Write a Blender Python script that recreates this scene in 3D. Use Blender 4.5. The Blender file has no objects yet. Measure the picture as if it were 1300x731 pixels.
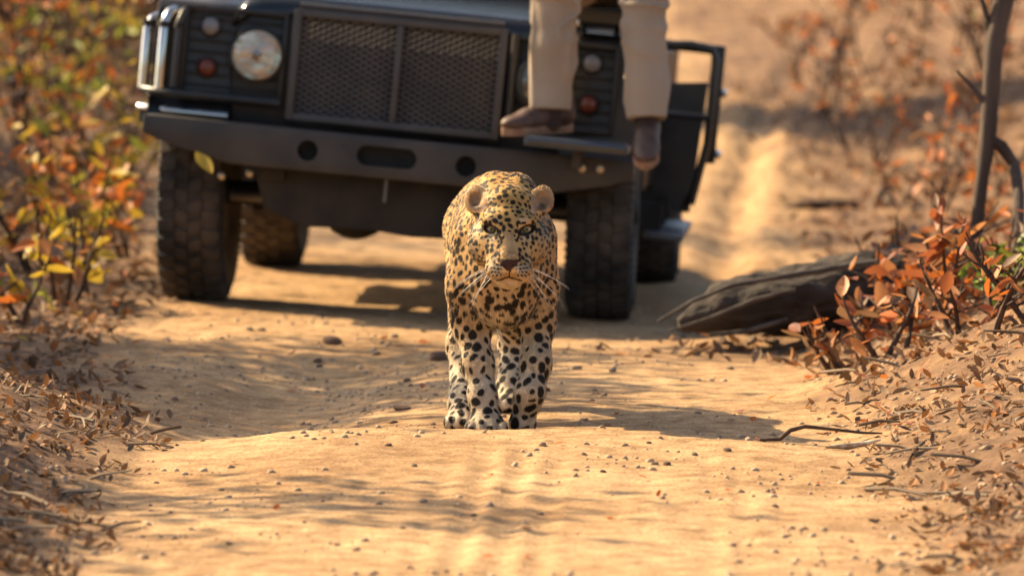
import bpy, bmesh, math, random
import numpy as np
from mathutils import Vector, Matrix, Euler, Quaternion
rng = np.random.default_rng(7); random.seed(7)
SC = bpy.context.scene; COL = SC.collection
R = math.radians

# ------------------------------------------------------------------ camera, sky, sun, exposure
FPX = 6900.0; CAM_H = 1.37; PITCH = math.atan(447.5 / FPX)
cam_d = bpy.data.cameras.new('camera'); cam = bpy.data.objects.new('camera', cam_d); COL.objects.link(cam)
cam.location = (0, 0, CAM_H); cam.rotation_euler = (R(90) - PITCH, 0, 0)
cam_d.sensor_width = 36; cam_d.lens = FPX / 1300 * 36; cam_d.clip_start = 0.5; cam_d.clip_end = 2000
cam_d.dof.use_dof = True; cam_d.dof.focus_distance = 14.75; cam_d.dof.aperture_fstop = 3.7; cam_d.dof.aperture_blades = 0
SC.camera = cam
SUN_EL = R(36.5); SUN_AZ = (-0.85, 0.527)             # the sun stands behind the car, to the left
w = bpy.data.worlds.new('World'); SC.world = w; w.use_nodes = True
nt = w.node_tree; bg = nt.nodes['Background']
sk = nt.nodes.new('ShaderNodeTexSky'); sk.sky_type = 'NISHITA'; sk.sun_disc = False
sk.sun_elevation = SUN_EL; sk.sun_rotation = math.atan2(SUN_AZ[0], SUN_AZ[1]); sk.dust_density = 3.0; sk.ozone_density = 0.6
nt.links.new(sk.outputs[0], bg.inputs[0]); bg.inputs[1].default_value = 0.088
sd = bpy.data.lights.new('sun', 'SUN'); sun = bpy.data.objects.new('sun', sd); COL.objects.link(sun)
sd.energy = 5.0; sd.angle = R(0.5); sd.color = (1.0, 0.77, 0.47)
L = Vector((-SUN_AZ[0] * math.cos(SUN_EL), -SUN_AZ[1] * math.cos(SUN_EL), -math.sin(SUN_EL)))
sun.rotation_mode = 'QUATERNION'; sun.rotation_quaternion = L.to_track_quat('-Z', 'Y'); sun.location = (-8, 20, 12)
SC.view_settings.view_transform = 'Standard'; SC.view_settings.look = 'None'
SC.view_settings.exposure = 1.22; SC.view_settings.gamma = 1.0
SC.render.resolution_x = 1024; SC.render.resolution_y = 575

def P(px, py, Y):
    """the point of the place at depth Y that the photograph shows at px, py"""
    ca, sa = math.cos(PITCH), math.sin(PITCH)
    a, b = (px - 650) / FPX, (365.5 - py) / FPX
    d = Vector((a, ca + b * sa, -sa + b * ca))
    return Vector((0, 0, CAM_H)) + d * (Y / d.y)

# ------------------------------------------------------------------ noise
_perm = rng.permutation(256).astype(np.int32); _perm = np.concatenate([_perm, _perm])
_ang = rng.random(256) * 2 * np.pi; _gx, _gy = np.cos(_ang), np.sin(_ang)
def pn(x, y):
    x = np.asarray(x, float); y = np.asarray(y, float)
    xi = np.floor(x).astype(int); yi = np.floor(y).astype(int); fx = x - xi; fy = y - yi
    u = fx * fx * fx * (fx * (fx * 6 - 15) + 10); v = fy * fy * fy * (fy * (fy * 6 - 15) + 10)
    def g(ix, iy, dx, dy):
        h = _perm[_perm[ix & 255] + (iy & 255)]
        return _gx[h] * dx + _gy[h] * dy
    a = g(xi, yi, fx, fy); b = g(xi + 1, yi, fx - 1, fy); c = g(xi, yi + 1, fx, fy - 1); d = g(xi + 1, yi + 1, fx - 1, fy - 1)
    return (a + (b - a) * u) + ((c + (d - c) * u) - (a + (b - a) * u)) * v
_sv = rng.normal(size=(14, 3)); _sp = rng.random(14) * 6.28
def n3(p, s):
    q = p * s; o = np.zeros(len(p))
    for i in range(14): o += np.sin(q @ _sv[i] + _sp[i])
    return o / 4.5
def ss(a, b, x):
    t = np.clip((np.asarray(x, float) - a) / (b - a), 0, 1); return t * t * (3 - 2 * t)

# ------------------------------------------------------------------ mesh helpers
def new_obj(name, me, parent=None):
    o = bpy.data.objects.new(name, me); COL.objects.link(o)
    if parent is not None: o.parent = parent
    return o
def np_mesh(name, v, f, mat=None, smooth=True):
    me = bpy.data.meshes.new(name); v = np.asarray(v, np.float32); f = np.asarray(f, np.int32)
    k = f.shape[1]
    me.vertices.add(len(v)); me.vertices.foreach_set('co', v.ravel())
    me.loops.add(f.size); me.loops.foreach_set('vertex_index', f.ravel())
    me.polygons.add(len(f)); me.polygons.foreach_set('loop_start', np.arange(0, f.size, k, dtype=np.int32))
    me.polygons.foreach_set('use_smooth', np.full(len(f), smooth))
    me.update(calc_edges=True)
    if mat: me.materials.append(mat)
    return me
def set_col(me, name, c):
    a = me.color_attributes.new(name, 'FLOAT_COLOR', 'POINT')
    c4 = np.ones((len(c), 4), np.float32); c4[:, :3] = c; a.data.foreach_set('color', c4.ravel())
def thing(name, label, cat, loc=(0, 0, 0), rot=(0, 0, 0), group=None):
    o = new_obj(name, None); o.location = loc; o.rotation_euler = rot; return tag(o, label, cat, group)
def tag(o, label, cat, group=None, kind=None):
    o['label'] = label; o['category'] = cat
    if group: o['group'] = group
    if kind: o['kind'] = kind
    return o

class MB:
    def __init__(s): s.v = []; s.f = []
    def add(s, v, f):
        n = len(s.v); s.v += [tuple(q) for q in v]; s.f += [tuple(i + n for i in q) for q in f]; return s
    def box(s, lo, hi):
        (a, b, c), (d, e, g) = lo, hi
        return s.add([(a, b, c), (d, b, c), (d, e, c), (a, e, c), (a, b, g), (d, b, g), (d, e, g), (a, e, g)],
                     [(0, 3, 2, 1), (4, 5, 6, 7), (0, 1, 5, 4), (1, 2, 6, 5), (2, 3, 7, 6), (3, 0, 4, 7)])
    def tube(s, pts, r, n=10, caps=True):
        pts = [Vector(p) for p in pts]; m = len(pts)
        rs = r if hasattr(r, '__len__') else [r] * m
        t = (pts[1] - pts[0]).normalized(); ref = Vector((0, 0, 1)) if abs(t.z) < .9 else Vector((1, 0, 0))
        nx = t.cross(ref).normalized(); V = []
        for i in range(m):
            t = (pts[min(i + 1, m - 1)] - pts[max(i - 1, 0)]).normalized()
            nx = (nx - t * nx.dot(t)).normalized(); ny = t.cross(nx)
            for k in range(n):
                a = 2 * math.pi * k / n; V.append(pts[i] + (nx * math.cos(a) + ny * math.sin(a)) * rs[i])
        F = [(i * n + k, i * n + (k + 1) % n, (i + 1) * n + (k + 1) % n, (i + 1) * n + k) for i in range(m - 1) for k in range(n)]
        if caps: F += [tuple(range(n - 1, -1, -1)), tuple((m - 1) * n + k for k in range(n))]
        return s.add(V, F)
    def lathe(s, prof, n=32, c=(0, 0, 0), axis='y'):
        """prof: (radius, along) pairs turned round the axis"""
        V = []
        for r, h in prof:
            for k in range(n):
                a = 2 * math.pi * k / n; p = (r * math.cos(a), h, r * math.sin(a)) if axis == 'y' else \
                    ((h, r * math.cos(a), r * math.sin(a)) if axis == 'x' else (r * math.cos(a), r * math.sin(a), h))
                V.append((p[0] + c[0], p[1] + c[1], p[2] + c[2]))
        m = len(prof)
        F = [(i * n + k, i * n + (k + 1) % n, (i + 1) * n + (k + 1) % n, (i + 1) * n + k) for i in range(m - 1) for k in range(n)]
        F += [tuple(range(n - 1, -1, -1)), tuple((m - 1) * n + k for k in range(n))]
        return s.add(V, F)
    def prism(s, poly, x0, x1, axis='x'):
        """poly of (a, b): x -> (x, a, b); y -> (a, y, b); z -> (a, b, z)"""
        q = {'x': lambda h, a, b: (h, a, b), 'y': lambda h, a, b: (a, h, b), 'z': lambda h, a, b: (a, b, h)}[axis]
        n = len(poly)
        return s.add([q(x0, *p) for p in poly] + [q(x1, *p) for p in poly],
                     [tuple(range(n - 1, -1, -1)), tuple(range(n, 2 * n))] + [(i, (i + 1) % n, n + (i + 1) % n, n + i) for i in range(n)])
    def mesh(s, name, mat=None, bevel=0, seg=2, smooth=None, xf=None):
        bm = bmesh.new(); vs = [bm.verts.new(xf(v) if xf else v) for v in s.v]
        for f in s.f:
            try: bm.faces.new([vs[i] for i in f])
            except ValueError: pass
        bmesh.ops.recalc_face_normals(bm, faces=bm.faces)
        if bevel:
            ed = [e for e in bm.edges if len(e.link_faces) == 2 and e.calc_face_angle(0) > .5]
            bmesh.ops.bevel(bm, geom=ed, offset=bevel, segments=seg, affect='EDGES', profile=.6, clamp_overlap=True)
        me = bpy.data.meshes.new(name); bm.to_mesh(me); bm.free()
        me.polygons.foreach_set('use_smooth', [True] * len(me.polygons))
        me.set_sharp_from_angle(angle=R(38 if smooth is None else smooth))
        if mat: me.materials.append(mat)
        return me
    def build(s, name, mat, parent=None, **k): return new_obj(name, s.mesh(name, mat, **k), parent)

def cut(o, cutters):
    """boolean the cutter meshes out of o"""
    tmp = []
    for c in cutters:
        co = new_obj('cutter', c, o.parent); tmp.append(co)
        m = o.modifiers.new('b', 'BOOLEAN'); m.operation = 'DIFFERENCE'; m.object = co; m.solver = 'EXACT'
    bpy.context.view_layer.update(); dg = bpy.context.evaluated_depsgraph_get()
    me = bpy.data.meshes.new_from_object(o.evaluated_get(dg)); o.modifiers.clear(); o.data = me
    for c in tmp: bpy.data.objects.remove(c)
    me.polygons.foreach_set('use_smooth', [True] * len(me.polygons)); me.set_sharp_from_angle(angle=R(35))

# ------------------------------------------------------------------ implicit surfaces
class Field:
    def __init__(s, lo, hi, h):
        s.lo = np.array(lo, float); s.h = h; s.n = np.ceil((np.array(hi) - s.lo) / h).astype(int) + 1
        s.F = np.full(s.n, 1.0, np.float32); s.ax = [s.lo[i] + h * np.arange(s.n[i]) for i in range(3)]
    def _sl(s, lo, hi, m):
        a = np.clip(np.floor((np.array(lo) - m - s.lo) / s.h).astype(int), 0, s.n); b = np.clip(np.ceil((np.array(hi) + m - s.lo) / s.h).astype(int) + 1, 0, s.n)
        sl = tuple(slice(a[i], b[i]) for i in range(3))
        g = np.meshgrid(*[s.ax[i][sl[i]] for i in range(3)], indexing='ij')
        return sl, g
    def _mix(s, sl, d, k, op):
        a = s.F[sl]
        if op == '-':
            d = -d; h = np.clip(k - np.abs(a - d), 0, None) / k; s.F[sl] = np.maximum(a, d) + h * h * k * .25
        else:
            h = np.clip(k - np.abs(a - d), 0, None) / k; s.F[sl] = np.minimum(a, d) - h * h * k * .25
    def ell(s, c, r, k=.03, op='+', rot=None):
        m = max(k, .02) + 3 * s.h; R_ = max(r) if rot is not None else 0
        lo = [c[i] - (R_ or r[i]) for i in range(3)]; hi = [c[i] + (R_ or r[i]) for i in range(3)]
        sl, (X, Y, Z) = s._sl(lo, hi, m)
        X, Y, Z = X - c[0], Y - c[1], Z - c[2]
        if rot is not None:
            M = np.array(Euler(rot).to_matrix().transposed())
            X, Y, Z = (M[0, 0] * X + M[0, 1] * Y + M[0, 2] * Z, M[1, 0] * X + M[1, 1] * Y + M[1, 2] * Z, M[2, 0] * X + M[2, 1] * Y + M[2, 2] * Z)
        k0 = np.sqrt((X / r[0]) ** 2 + (Y / r[1]) ** 2 + (Z / r[2]) ** 2) + 1e-6
        k1 = np.sqrt((X / r[0] ** 2) ** 2 + (Y / r[1] ** 2) ** 2 + (Z / r[2] ** 2) ** 2) + 1e-6
        s._mix(sl, (k0 * (k0 - 1) / k1).astype(np.float32), k, op); return s
    def cap(s, a, b, ra, rb, k=.03, op='+'):
        a = np.array(a, float); b = np.array(b, float); r = max(ra, rb); m = max(k, .02) + 3 * s.h
        sl, (X, Y, Z) = s._sl(np.minimum(a, b) - r, np.maximum(a, b) + r, m)
        d = b - a; t = ((X - a[0]) * d[0] + (Y - a[1]) * d[1] + (Z - a[2]) * d[2]) / max(d @ d, 1e-9); t = np.clip(t, 0, 1)
        D = np.sqrt((X - a[0] - t * d[0]) ** 2 + (Y - a[1] - t * d[1]) ** 2 + (Z - a[2] - t * d[2]) ** 2) - (ra + (rb - ra) * t)
        s._mix(sl, D.astype(np.float32), k, op); return s
    def chain(s, pts, rs, k=.03):
        for i in range(len(pts) - 1): s.cap(pts[i], pts[i + 1], rs[i], rs[i + 1], k)
        return s
    def surf(s):
        F = s.F; n = s.n; ins = F < 0
        c = np.zeros(n - 1, np.uint8)
        for i in (0, 1):
            for j in (0, 1):
                for k in (0, 1): c += ins[i:n[0] - 1 + i, j:n[1] - 1 + j, k:n[2] - 1 + k]
        act = np.argwhere((c > 0) & (c < 8)); idx = np.full(n - 1, -1, np.int32); idx[tuple(act.T)] = np.arange(len(act))
        acc = np.zeros((len(act), 3)); cnt = np.zeros(len(act))
        cor = [(i, j, k) for i in (0, 1) for j in (0, 1) for k in (0, 1)]
        val = {q: F[tuple((act + q).T)] for q in cor}
        for q in cor:
            for ax in range(3):
                if q[ax] == 0:
                    q2 = list(q); q2[ax] = 1; q2 = tuple(q2); f0, f1 = val[q], val[q2]
                    m = (f0 < 0) != (f1 < 0); t = f0[m] / (f0[m] - f1[m])
                    p = np.tile(np.array(q, float), (m.sum(), 1)); p[:, ax] += t
                    acc[m] += p; cnt[m] += 1
        V = s.lo + (act + acc / cnt[:, None]) * s.h; Q = []
        for ax in range(3):
            o1, o2 = [(1, 2), (2, 0), (0, 1)][ax]
            a = [slice(None)] * 3; b = [slice(None)] * 3; a[ax] = slice(0, -1); b[ax] = slice(1, None)
            s0 = ins[tuple(a)]; s1 = ins[tuple(b)]; e = np.argwhere(s0 != s1)
            e = e[(e[:, o1] > 0) & (e[:, o2] > 0) & (e[:, o1] < n[o1] - 1) & (e[:, o2] < n[o2] - 1)]
            d1 = np.zeros(3, int); d1[o1] = 1; d2 = np.zeros(3, int); d2[o2] = 1
            q = np.stack([idx[tuple((e - d1 - d2).T)], idx[tuple((e - d2).T)], idx[tuple(e.T)], idx[tuple((e - d1).T)]], 1)
            fl = ~s0[tuple(e.T)]; q[fl] = q[fl][:, ::-1]; Q.append(q)
        return V, np.concatenate(Q)
def relax(V, Q, it=3, lam=.5):
    e = np.concatenate([Q[:, [0, 1]], Q[:, [1, 2]], Q[:, [2, 3]], Q[:, [3, 0]]]); deg = np.bincount(e.ravel(), minlength=len(V))[:, None]
    for i in range(it):
        for l in (lam, -lam * 1.02):
            a = np.zeros_like(V)
            for c in range(3):
                a[:, c] = np.bincount(e[:, 0], V[e[:, 1], c], len(V)) + np.bincount(e[:, 1], V[e[:, 0], c], len(V))
            V = V + l * (a / deg - V)
    return V

# ------------------------------------------------------------------ materials
def mat(name, col, rough=.6, metal=0, col2=None, scale=8, bump=0, bscale=40, detail=6, coord='Object', lo=.4, hi=.6, spec=None, coat=0, stretch=None):
    m = bpy.data.materials.new(name); m.use_nodes = True; N = m.node_tree.nodes; K = m.node_tree.links; b = N['Principled BSDF']
    b.inputs['Base Color'].default_value = (*col, 1); b.inputs['Roughness'].default_value = rough; b.inputs['Metallic'].default_value = metal
    if spec is not None: b.inputs['Specular IOR Level'].default_value = spec
    b.inputs['Coat Weight'].default_value = coat
    tc = N.new('ShaderNodeTexCoord'); out = tc.outputs[coord]
    if stretch:
        mp = N.new('ShaderNodeMapping'); mp.inputs['Scale'].default_value = stretch; K.new(out, mp.inputs[0]); out = mp.outputs[0]
    if col2:
        n = N.new('ShaderNodeTexNoise'); n.inputs['Scale'].default_value = scale; n.inputs['Detail'].default_value = detail; K.new(out, n.inputs[0])
        r = N.new('ShaderNodeValToRGB'); r.color_ramp.elements[0].position = lo; r.color_ramp.elements[1].position = hi
        r.color_ramp.elements[0].color = (*col, 1); r.color_ramp.elements[1].color = (*col2, 1)
        K.new(n.outputs[0], r.inputs[0]); K.new(r.outputs[0], b.inputs['Base Color'])
    if bump:
        n = N.new('ShaderNodeTexNoise'); n.inputs['Scale'].default_value = bscale; n.inputs['Detail'].default_value = 5; K.new(out, n.inputs[0])
        q = N.new('ShaderNodeBump'); q.inputs['Strength'].default_value = 1; q.inputs['Distance'].default_value = bump
        K.new(n.outputs[0], q.inputs['Height']); K.new(q.outputs[0], b.inputs['Normal'])
    return m
def attr_mat(name, attr, rough=.7, transl=0, fur=False, spec=.3):
    m = bpy.data.materials.new(name); m.use_nodes = True; N = m.node_tree.nodes; K = m.node_tree.links; b = N['Principled BSDF']
    a = N.new('ShaderNodeAttribute'); a.attribute_name = attr; K.new(a.outputs['Color'], b.inputs['Base Color'])
    b.inputs['Roughness'].default_value = rough; b.inputs['Specular IOR Level'].default_value = spec
    if fur:
        f = N.new('ShaderNodeAttribute'); f.attribute_name = 'nrm'; K.new(f.outputs['Vector'], b.inputs['Normal'])
    if transl:
        t = N.new('ShaderNodeBsdfTranslucent'); K.new(a.outputs['Color'], t.inputs[0]); x = N.new('ShaderNodeMixShader'); x.inputs[0].default_value = transl
        K.new(b.outputs[0], x.inputs[1]); K.new(t.outputs[0], x.inputs[2]); K.new(x.outputs[0], N['Material Output'].inputs[0])
    return m
def leaf_mat(name, c1, c2, tr=.35):
    m = mat(name, c1, .55, col2=c2, scale=14, lo=.35, hi=.65); N = m.node_tree.nodes; K = m.node_tree.links
    t = N.new('ShaderNodeBsdfTranslucent'); t.inputs[0].default_value = (*[(a + b) / 2 for a, b in zip(c1, c2)], 1)
    x = N.new('ShaderNodeMixShader'); x.inputs[0].default_value = tr
    K.new(N['Principled BSDF'].outputs[0], x.inputs[1]); K.new(t.outputs[0], x.inputs[2]); K.new(x.outputs[0], N['Material Output'].inputs[0])
    return m
MT = dict(
    paint=mat('black paint', (.010, .0105, .011), .38, col2=(.060, .047, .035), scale=4, lo=.42, hi=.8, bump=.0006, bscale=60),
    hood=mat('hood paint', (.012, .014, .016), .14, col2=(.03, .027, .024), scale=7, lo=.5, hi=.9),
    dusty=mat('dusty black steel', (.028, .026, .025), .5, col2=(.080, .066, .053), scale=5, lo=.35, hi=.8, bump=.0012, bscale=90),
    guard=mat('grille guard steel', (.060, .056, .053), .5, col2=(.09, .08, .07), scale=9, lo=.35, hi=.75),
    wire=mat('expanded steel mesh', (.080, .075, .070), .5, col2=(.11, .098, .086), scale=9),
    under=mat('underbody', (.012, .011, .010), .7, col2=(.03, .024, .018), scale=8),
    tyre=mat('tyre rubber', (.020, .018, .016), .85, col2=(.115, .088, .062), scale=5, lo=.36, hi=.72, bump=.001, bscale=80),
    chrome=mat('chrome tube', (.62, .60, .56), .16, 1.0, bump=.0003, bscale=30),
    rim=mat('rim steel', (.22, .20, .18), .45, .6, col2=(.16, .13, .10), scale=6),
    plate=mat('checker plate', (.10, .11, .12), .4, .7, bump=.002, bscale=55),
    step=mat('side step alloy', (.17, .175, .185), .45, .8, bump=.001, bscale=50),
    refl=mat('lamp reflector', (.72, .70, .68), .05, 1.0, bump=.004, bscale=9),
    clear=mat('clear lens', (.24, .23, .22), .2),
    amber=mat('amber lens', (.17, .045, .025), .25),
    bolt=mat('bolt', (.55, .46, .32), .35, .9),
    seat=mat('seat canvas', (.10, .085, .06), .8, bump=.001, bscale=120),
    khaki=mat('khaki cotton', (.42, .335, .245), .85, col2=(.36, .285, .205), scale=5, bump=.0012, bscale=160),
    shirt=mat('olive shirt', (.16, .14, .08), .85, bump=.001, bscale=160),
    skin=mat('skin', (.13, .065, .036), .5), hair=mat('hair', (.012, .010, .009), .8),
    shoe=mat('brown leather', (.050, .023, .015), .55, col2=(.10, .052, .033), scale=16, bump=.001, bscale=120),
    sole=mat('shoe sole', (.26, .13, .075), .7, col2=(.32, .2, .12), scale=20),
    sock=mat('sock', (.05, .028, .02), .9, bump=.001, bscale=200),
    lace=mat('lace', (.06, .03, .02), .8),
    bark=mat('bark', (.055, .038, .027), .9, col2=(.11, .08, .06), scale=10, bump=.012, bscale=22, stretch=(1, 1, .25)),
    log=mat('dead wood', (.026, .018, .013), .9, col2=(.070, .052, .038), scale=16, lo=.40, hi=.7, bump=.03, bscale=34, stretch=(.3, 1, 1)),  # dark brown wood, deepened to stand for the shade over the log
    grey=mat('weathered grey wood', (.055, .043, .034), .85, col2=(.11, .088, .068), scale=12, bump=.005, bscale=40),  # grey roots darkened to stand for the vehicle's shadow
    twig=mat('dark twig', (.045, .026, .016), .8, col2=(.09, .05, .03), scale=30, bump=.002, bscale=90),
    pale=mat('pale peeled wood', (.66, .55, .40), .8, col2=(.30, .20, .12), scale=34, bump=.002, bscale=60),
    stone=mat('sandy stone', (.20, .145, .095), .85, col2=(.33, .245, .165), scale=18, bump=.004, bscale=60),
    stone2=mat('brown stone', (.16, .085, .05), .85, col2=(.24, .145, .09), scale=18, bump=.004, bscale=60),
    yellow=leaf_mat('yellow leaf', (.62, .40, .035), (.48, .36, .05)), lime=leaf_mat('yellow green leaf', (.36, .36, .05), (.26, .30, .04)),
    orange=leaf_mat('orange leaf', (.60, .20, .035), (.50, .13, .03)), rust=leaf_mat('rust leaf', (.40, .13, .05), (.28, .09, .035)),
    peach=leaf_mat('pale orange leaf', (.58, .28, .11), (.48, .20, .07)), green=leaf_mat('green leaf', (.13, .19, .025), (.08, .13, .02)),
    dry=leaf_mat('dry leaf', (.26, .15, .075), (.18, .10, .05)),
)

# ------------------------------------------------------------------ ground
VX, VY = -0.423, 20.0
def terrain(x, y, fine=True):
    x = np.asarray(x, float); y = np.asarray(y, float); z = np.zeros(np.broadcast(x, y).shape)
    z = z + -0.043 * np.clip(x - VX, -1.7, 1.3) * ss(16.6, 19, y)
    z += -0.040 * np.exp(-((y - 23) / 1.8) ** 2) + .07 * np.exp(-(((x - 1.05) / .42) ** 2 + ((y - 18.6) / .28) ** 2))
    # the sand crest in front of the animal
    yc = 14.36 + .05 * np.sin(x * 2.3 + .6) + .06 * pn(x * 1.3, x * 0 + 3.3); A = .058 - .03 * ss(.35, 1.0, -x) - .035 * ss(.5, 1.1, x)
    z += A * np.where(y < yc, np.clip(1 - ((yc - y) / 4.2), 0, 1) ** 1.4, np.exp(-((y - yc) / .22) ** 2))
    z += -.075 * np.exp(-((x + .78 - .10 * (y - 15.5)) / .33) ** 2) * ss(14.45, 15.1, y) * (1 - ss(17.0, 18.6, y))
    # banks either side of the road
    xl = -.92 - .95 * ss(14.8, 18.3, y); t = np.clip(xl - x, 0, None); z += .50 * (1 - np.exp(-t * t / (t + .25) * .5 / .50)) * (.7 + .3 * ss(12, 15, y))
    xr = .80 + .10 * ss(16.0, 19, y) + 1.0 * ss(19, 30, y); sl = .12 + .34 * ss(12, 15.5, y) - .26 * ss(17.2, 19.5, y)
    t = np.clip(x - xr, 0, None); z += sl * t * t / (t + .22) * np.where(t > 2, 2 / np.maximum(t, 2), 1)
    # the land climbs behind the car
    z += .034 * np.clip(y - 25, 0, 40) ** 1.0 * ss(24, 29, y) + .25 * pn(x * .16 + 4, y * .12) * ss(26, 34, y)
    for dx_, am in ((0, -.035), (.17, .03), (-.17, .015)): z += am * np.exp(-((x - .88 - dx_ - .050 * (y - 23) - .0016 * (y - 23) ** 2) / .10) ** 2) * ss(20, 23, y)
    z += -.05 * np.exp(-((x + 1.3 - .052 * (y - 23)) / .13) ** 2) * ss(23, 24, y)
    # wheel tracks in the foreground
    for cx, dp in ((-.21, .0035), (-.115, .006), (-.02, .005), (.065, .0035), (.44, .003), (.52, .003)):
        z += -dp * np.exp(-((x - cx - .03 * (y - 12) - .02 * pn(y * .5, y * 0 + cx * 9)) / .026) ** 2) * (1 - ss(13.6, 14.2, y))
        z += dp * .6 * np.exp(-((x - cx - .042 - .03 * (y - 12) - .02 * pn(y * .5, y * 0 + cx * 9)) / .018) ** 2) * (1 - ss(13.6, 14.2, y))
    rough = .55 + .9 * ss(-.8, -1.3, x) + 1.1 * ss(.8, 1.2, x) + .8 * ss(26, 30, y)
    hold = 1 - .9 * np.exp(-(((x + .04) / .3) ** 2 + ((y - 15.2) / .5) ** 2) ** 2)
    wl = np.zeros_like(z)
    for wx, wy in ((-1.166, 20.04), (.32, 19.96), (-1.0, 22.84), (.49, 22.75)): wl = np.maximum(wl, np.exp(-(((x - wx) / .25) ** 2 + ((y - wy) / .4) ** 2) ** 2))
    hold = hold * (1 - .9 * wl)
    trk = ss(.34, .26, np.abs(x + .07 - .03 * (y - 12))) * (1 - ss(13.6, 14.2, y)); hold = hold * (1 - .88 * trk)
    z += hold * rough * (.030 * pn(x * 1.1, y * 1.1) + .013 * pn(x * 3.1 + 7, y * 2.2) + .008 * pn(x * 9 + 2, y * 5))
    if fine:
        q = pn(x * 22, y * 18); z += hold * rough * (.0055 * pn(x * 19 + 5, y * 13) + .0085 * np.clip(q - .12, 0, 1) + .0028 * pn(x * 41, y * 33))
    return z
def axis(parts):
    o = [parts[0][0]]
    for a, b, s0, s1 in parts:
        p = a; n = max(2, int((b - a) / ((s0 + s1) / 2)))
        t = np.linspace(0, 1, n + 1)[1:]; w_ = s0 * t + (s1 - s0) * t * t / 2; o += list(a + (b - a) * w_ / w_[-1])
    return np.array(o)
gx = axis([(-260, -30, 40, 6), (-30, -6, 4, .3), (-6, -2.6, .2, .03), (-2.6, -1.3, .022, .014), (-1.3, 1.3, .013, .013), (1.3, 2.6, .014, .022), (2.6, 6, .03, .2), (6, 30, .3, 4), (30, 260, 6, 40)])
gy = axis([(-60, 0, 20, 4), (0, 9.5, 2, .1), (9.5, 11.3, .08, .016), (11.3, 15.2, .015, .015), (15.2, 20, .018, .03), (20, 30, .03, .1), (30, 60, .12, .6), (60, 500, 1, 60)])
GX, GY = np.meshgrid(gx, gy); GZ = terrain(GX, GY)
nx_, ny_ = len(gx), len(gy); I = np.arange(nx_ * ny_).reshape(ny_, nx_)
gf = np.stack([I[:-1, :-1], I[:-1, 1:], I[1:, 1:], I[1:, :-1]], -1).reshape(-1, 4)
gm = bpy.data.materials.new('sandy ground'); gm.use_nodes = True
def ground_mat(m):
    N = m.node_tree.nodes; K = m.node_tree.links; b = N['Principled BSDF']; b.inputs['Roughness'].default_value = .92; b.inputs['Specular IOR Level'].default_value = .15
    tc = N.new('ShaderNodeTexCoord')
    def noise(s, d=6): 
        n = N.new('ShaderNodeTexNoise'); n.inputs['Scale'].default_value = s; n.inputs['Detail'].default_value = d; K.new(tc.outputs['Object'], n.inputs[0]); return n
    def ramp(src, p0, c0, p1, c1):
        r = N.new('ShaderNodeValToRGB'); e = r.color_ramp.elements; e[0].position = p0; e[0].color = (*c0, 1); e[1].position = p1; e[1].color = (*c1, 1); K.new(src, r.inputs[0]); return r
    def mix(fac, a, c, mode='MIX'):
        x = N.new('ShaderNodeMix'); x.data_type = 'RGBA'; x.blend_type = mode
        if isinstance(fac, float): x.inputs[0].default_value = fac
        else: K.new(fac, x.inputs[0])
        K.new(a, x.inputs[6]); K.new(c, x.inputs[7]); return x.outputs[2]
    big = ramp(noise(1.3).outputs[0], .35, (.41, .265, .135), .65, (.54, .375, .205))
    sm = ramp(noise(14, 8).outputs[0], .32, (.62, .56, .50), .62, (1.06, 1.03, 1.0))
    c = mix(1.0, big.outputs[0], sm.outputs[0], 'MULTIPLY')
    gr = ramp(noise(110, 4).outputs[0], .30, (.55, .5, .45), .60, (1.08, 1.06, 1.04)); c = mix(.95, c, mix(1.0, c, gr.outputs[0], 'MULTIPLY'))
    a = N.new('ShaderNodeAttribute'); a.attribute_name = 'litter'  # litter cover, plus the shade painted on the right bank
    br = ramp(noise(20, 8).outputs[0], .3, (.085, .046, .027), .7, (.22, .13, .075))
    f = N.new('ShaderNodeMath'); f.operation = 'MULTIPLY'; K.new(a.outputs['Fac'], f.inputs[0]); K.new(ramp(noise(5, 6).outputs[0], .30, (.45,) * 3, .52, (1,) * 3).outputs[0], f.inputs[1])
    c = mix(f.outputs[0], c, br.outputs[0]); K.new(c, b.inputs['Base Color'])
    bp = N.new('ShaderNodeBump'); bp.inputs['Distance'].default_value = .004; bp.inputs['Strength'].default_value = .9
    K.new(noise(90, 6).outputs[0], bp.inputs['Height']); K.new(bp.outputs[0], b.inputs['Normal'])
ground_mat(gm)
gme = np_mesh('ground', np.stack([GX, GY, GZ], -1).reshape(-1, 3), gf, gm)
def litter_shade_f(x, y):  # brown litter; on the right bank its tone also stands for dappled shade
    l = ss(-.80, -1.2, x + .38 * ss(15, 18, y) + .3 * ss(20, 26, y) + .2 * pn(x * 2, y * 2)) * 1.0 + ss(.72, 1.15, x - .25 * ss(17.5, 19, y) - .35 * ss(19, 28, y) + .25 * pn(x * 2 + 9, y * 2)) * .95
    l += .8 * np.exp(-(((x - 1.0) / .6) ** 2 + ((y - 18.2) / .6) ** 2)) + .35 * ss(30, 40, y) + .85 * ss(.02, .22, pn(x * .9 + 11, y * .45)) * ss(1.1, 1.6, x) * ss(20, 23, y)
    return np.clip(l, 0, 1)
lt = litter_shade_f(GX, GY).ravel(); set_col(gme, 'litter', np.stack([lt] * 3, 1))
ground = new_obj('ground', gme); ground['kind'] = 'structure'; ground['label'] = 'pale sandy dirt road with soil banks'
def tz(x, y): return float(terrain(np.array([x]), np.array([y]))[0])
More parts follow.
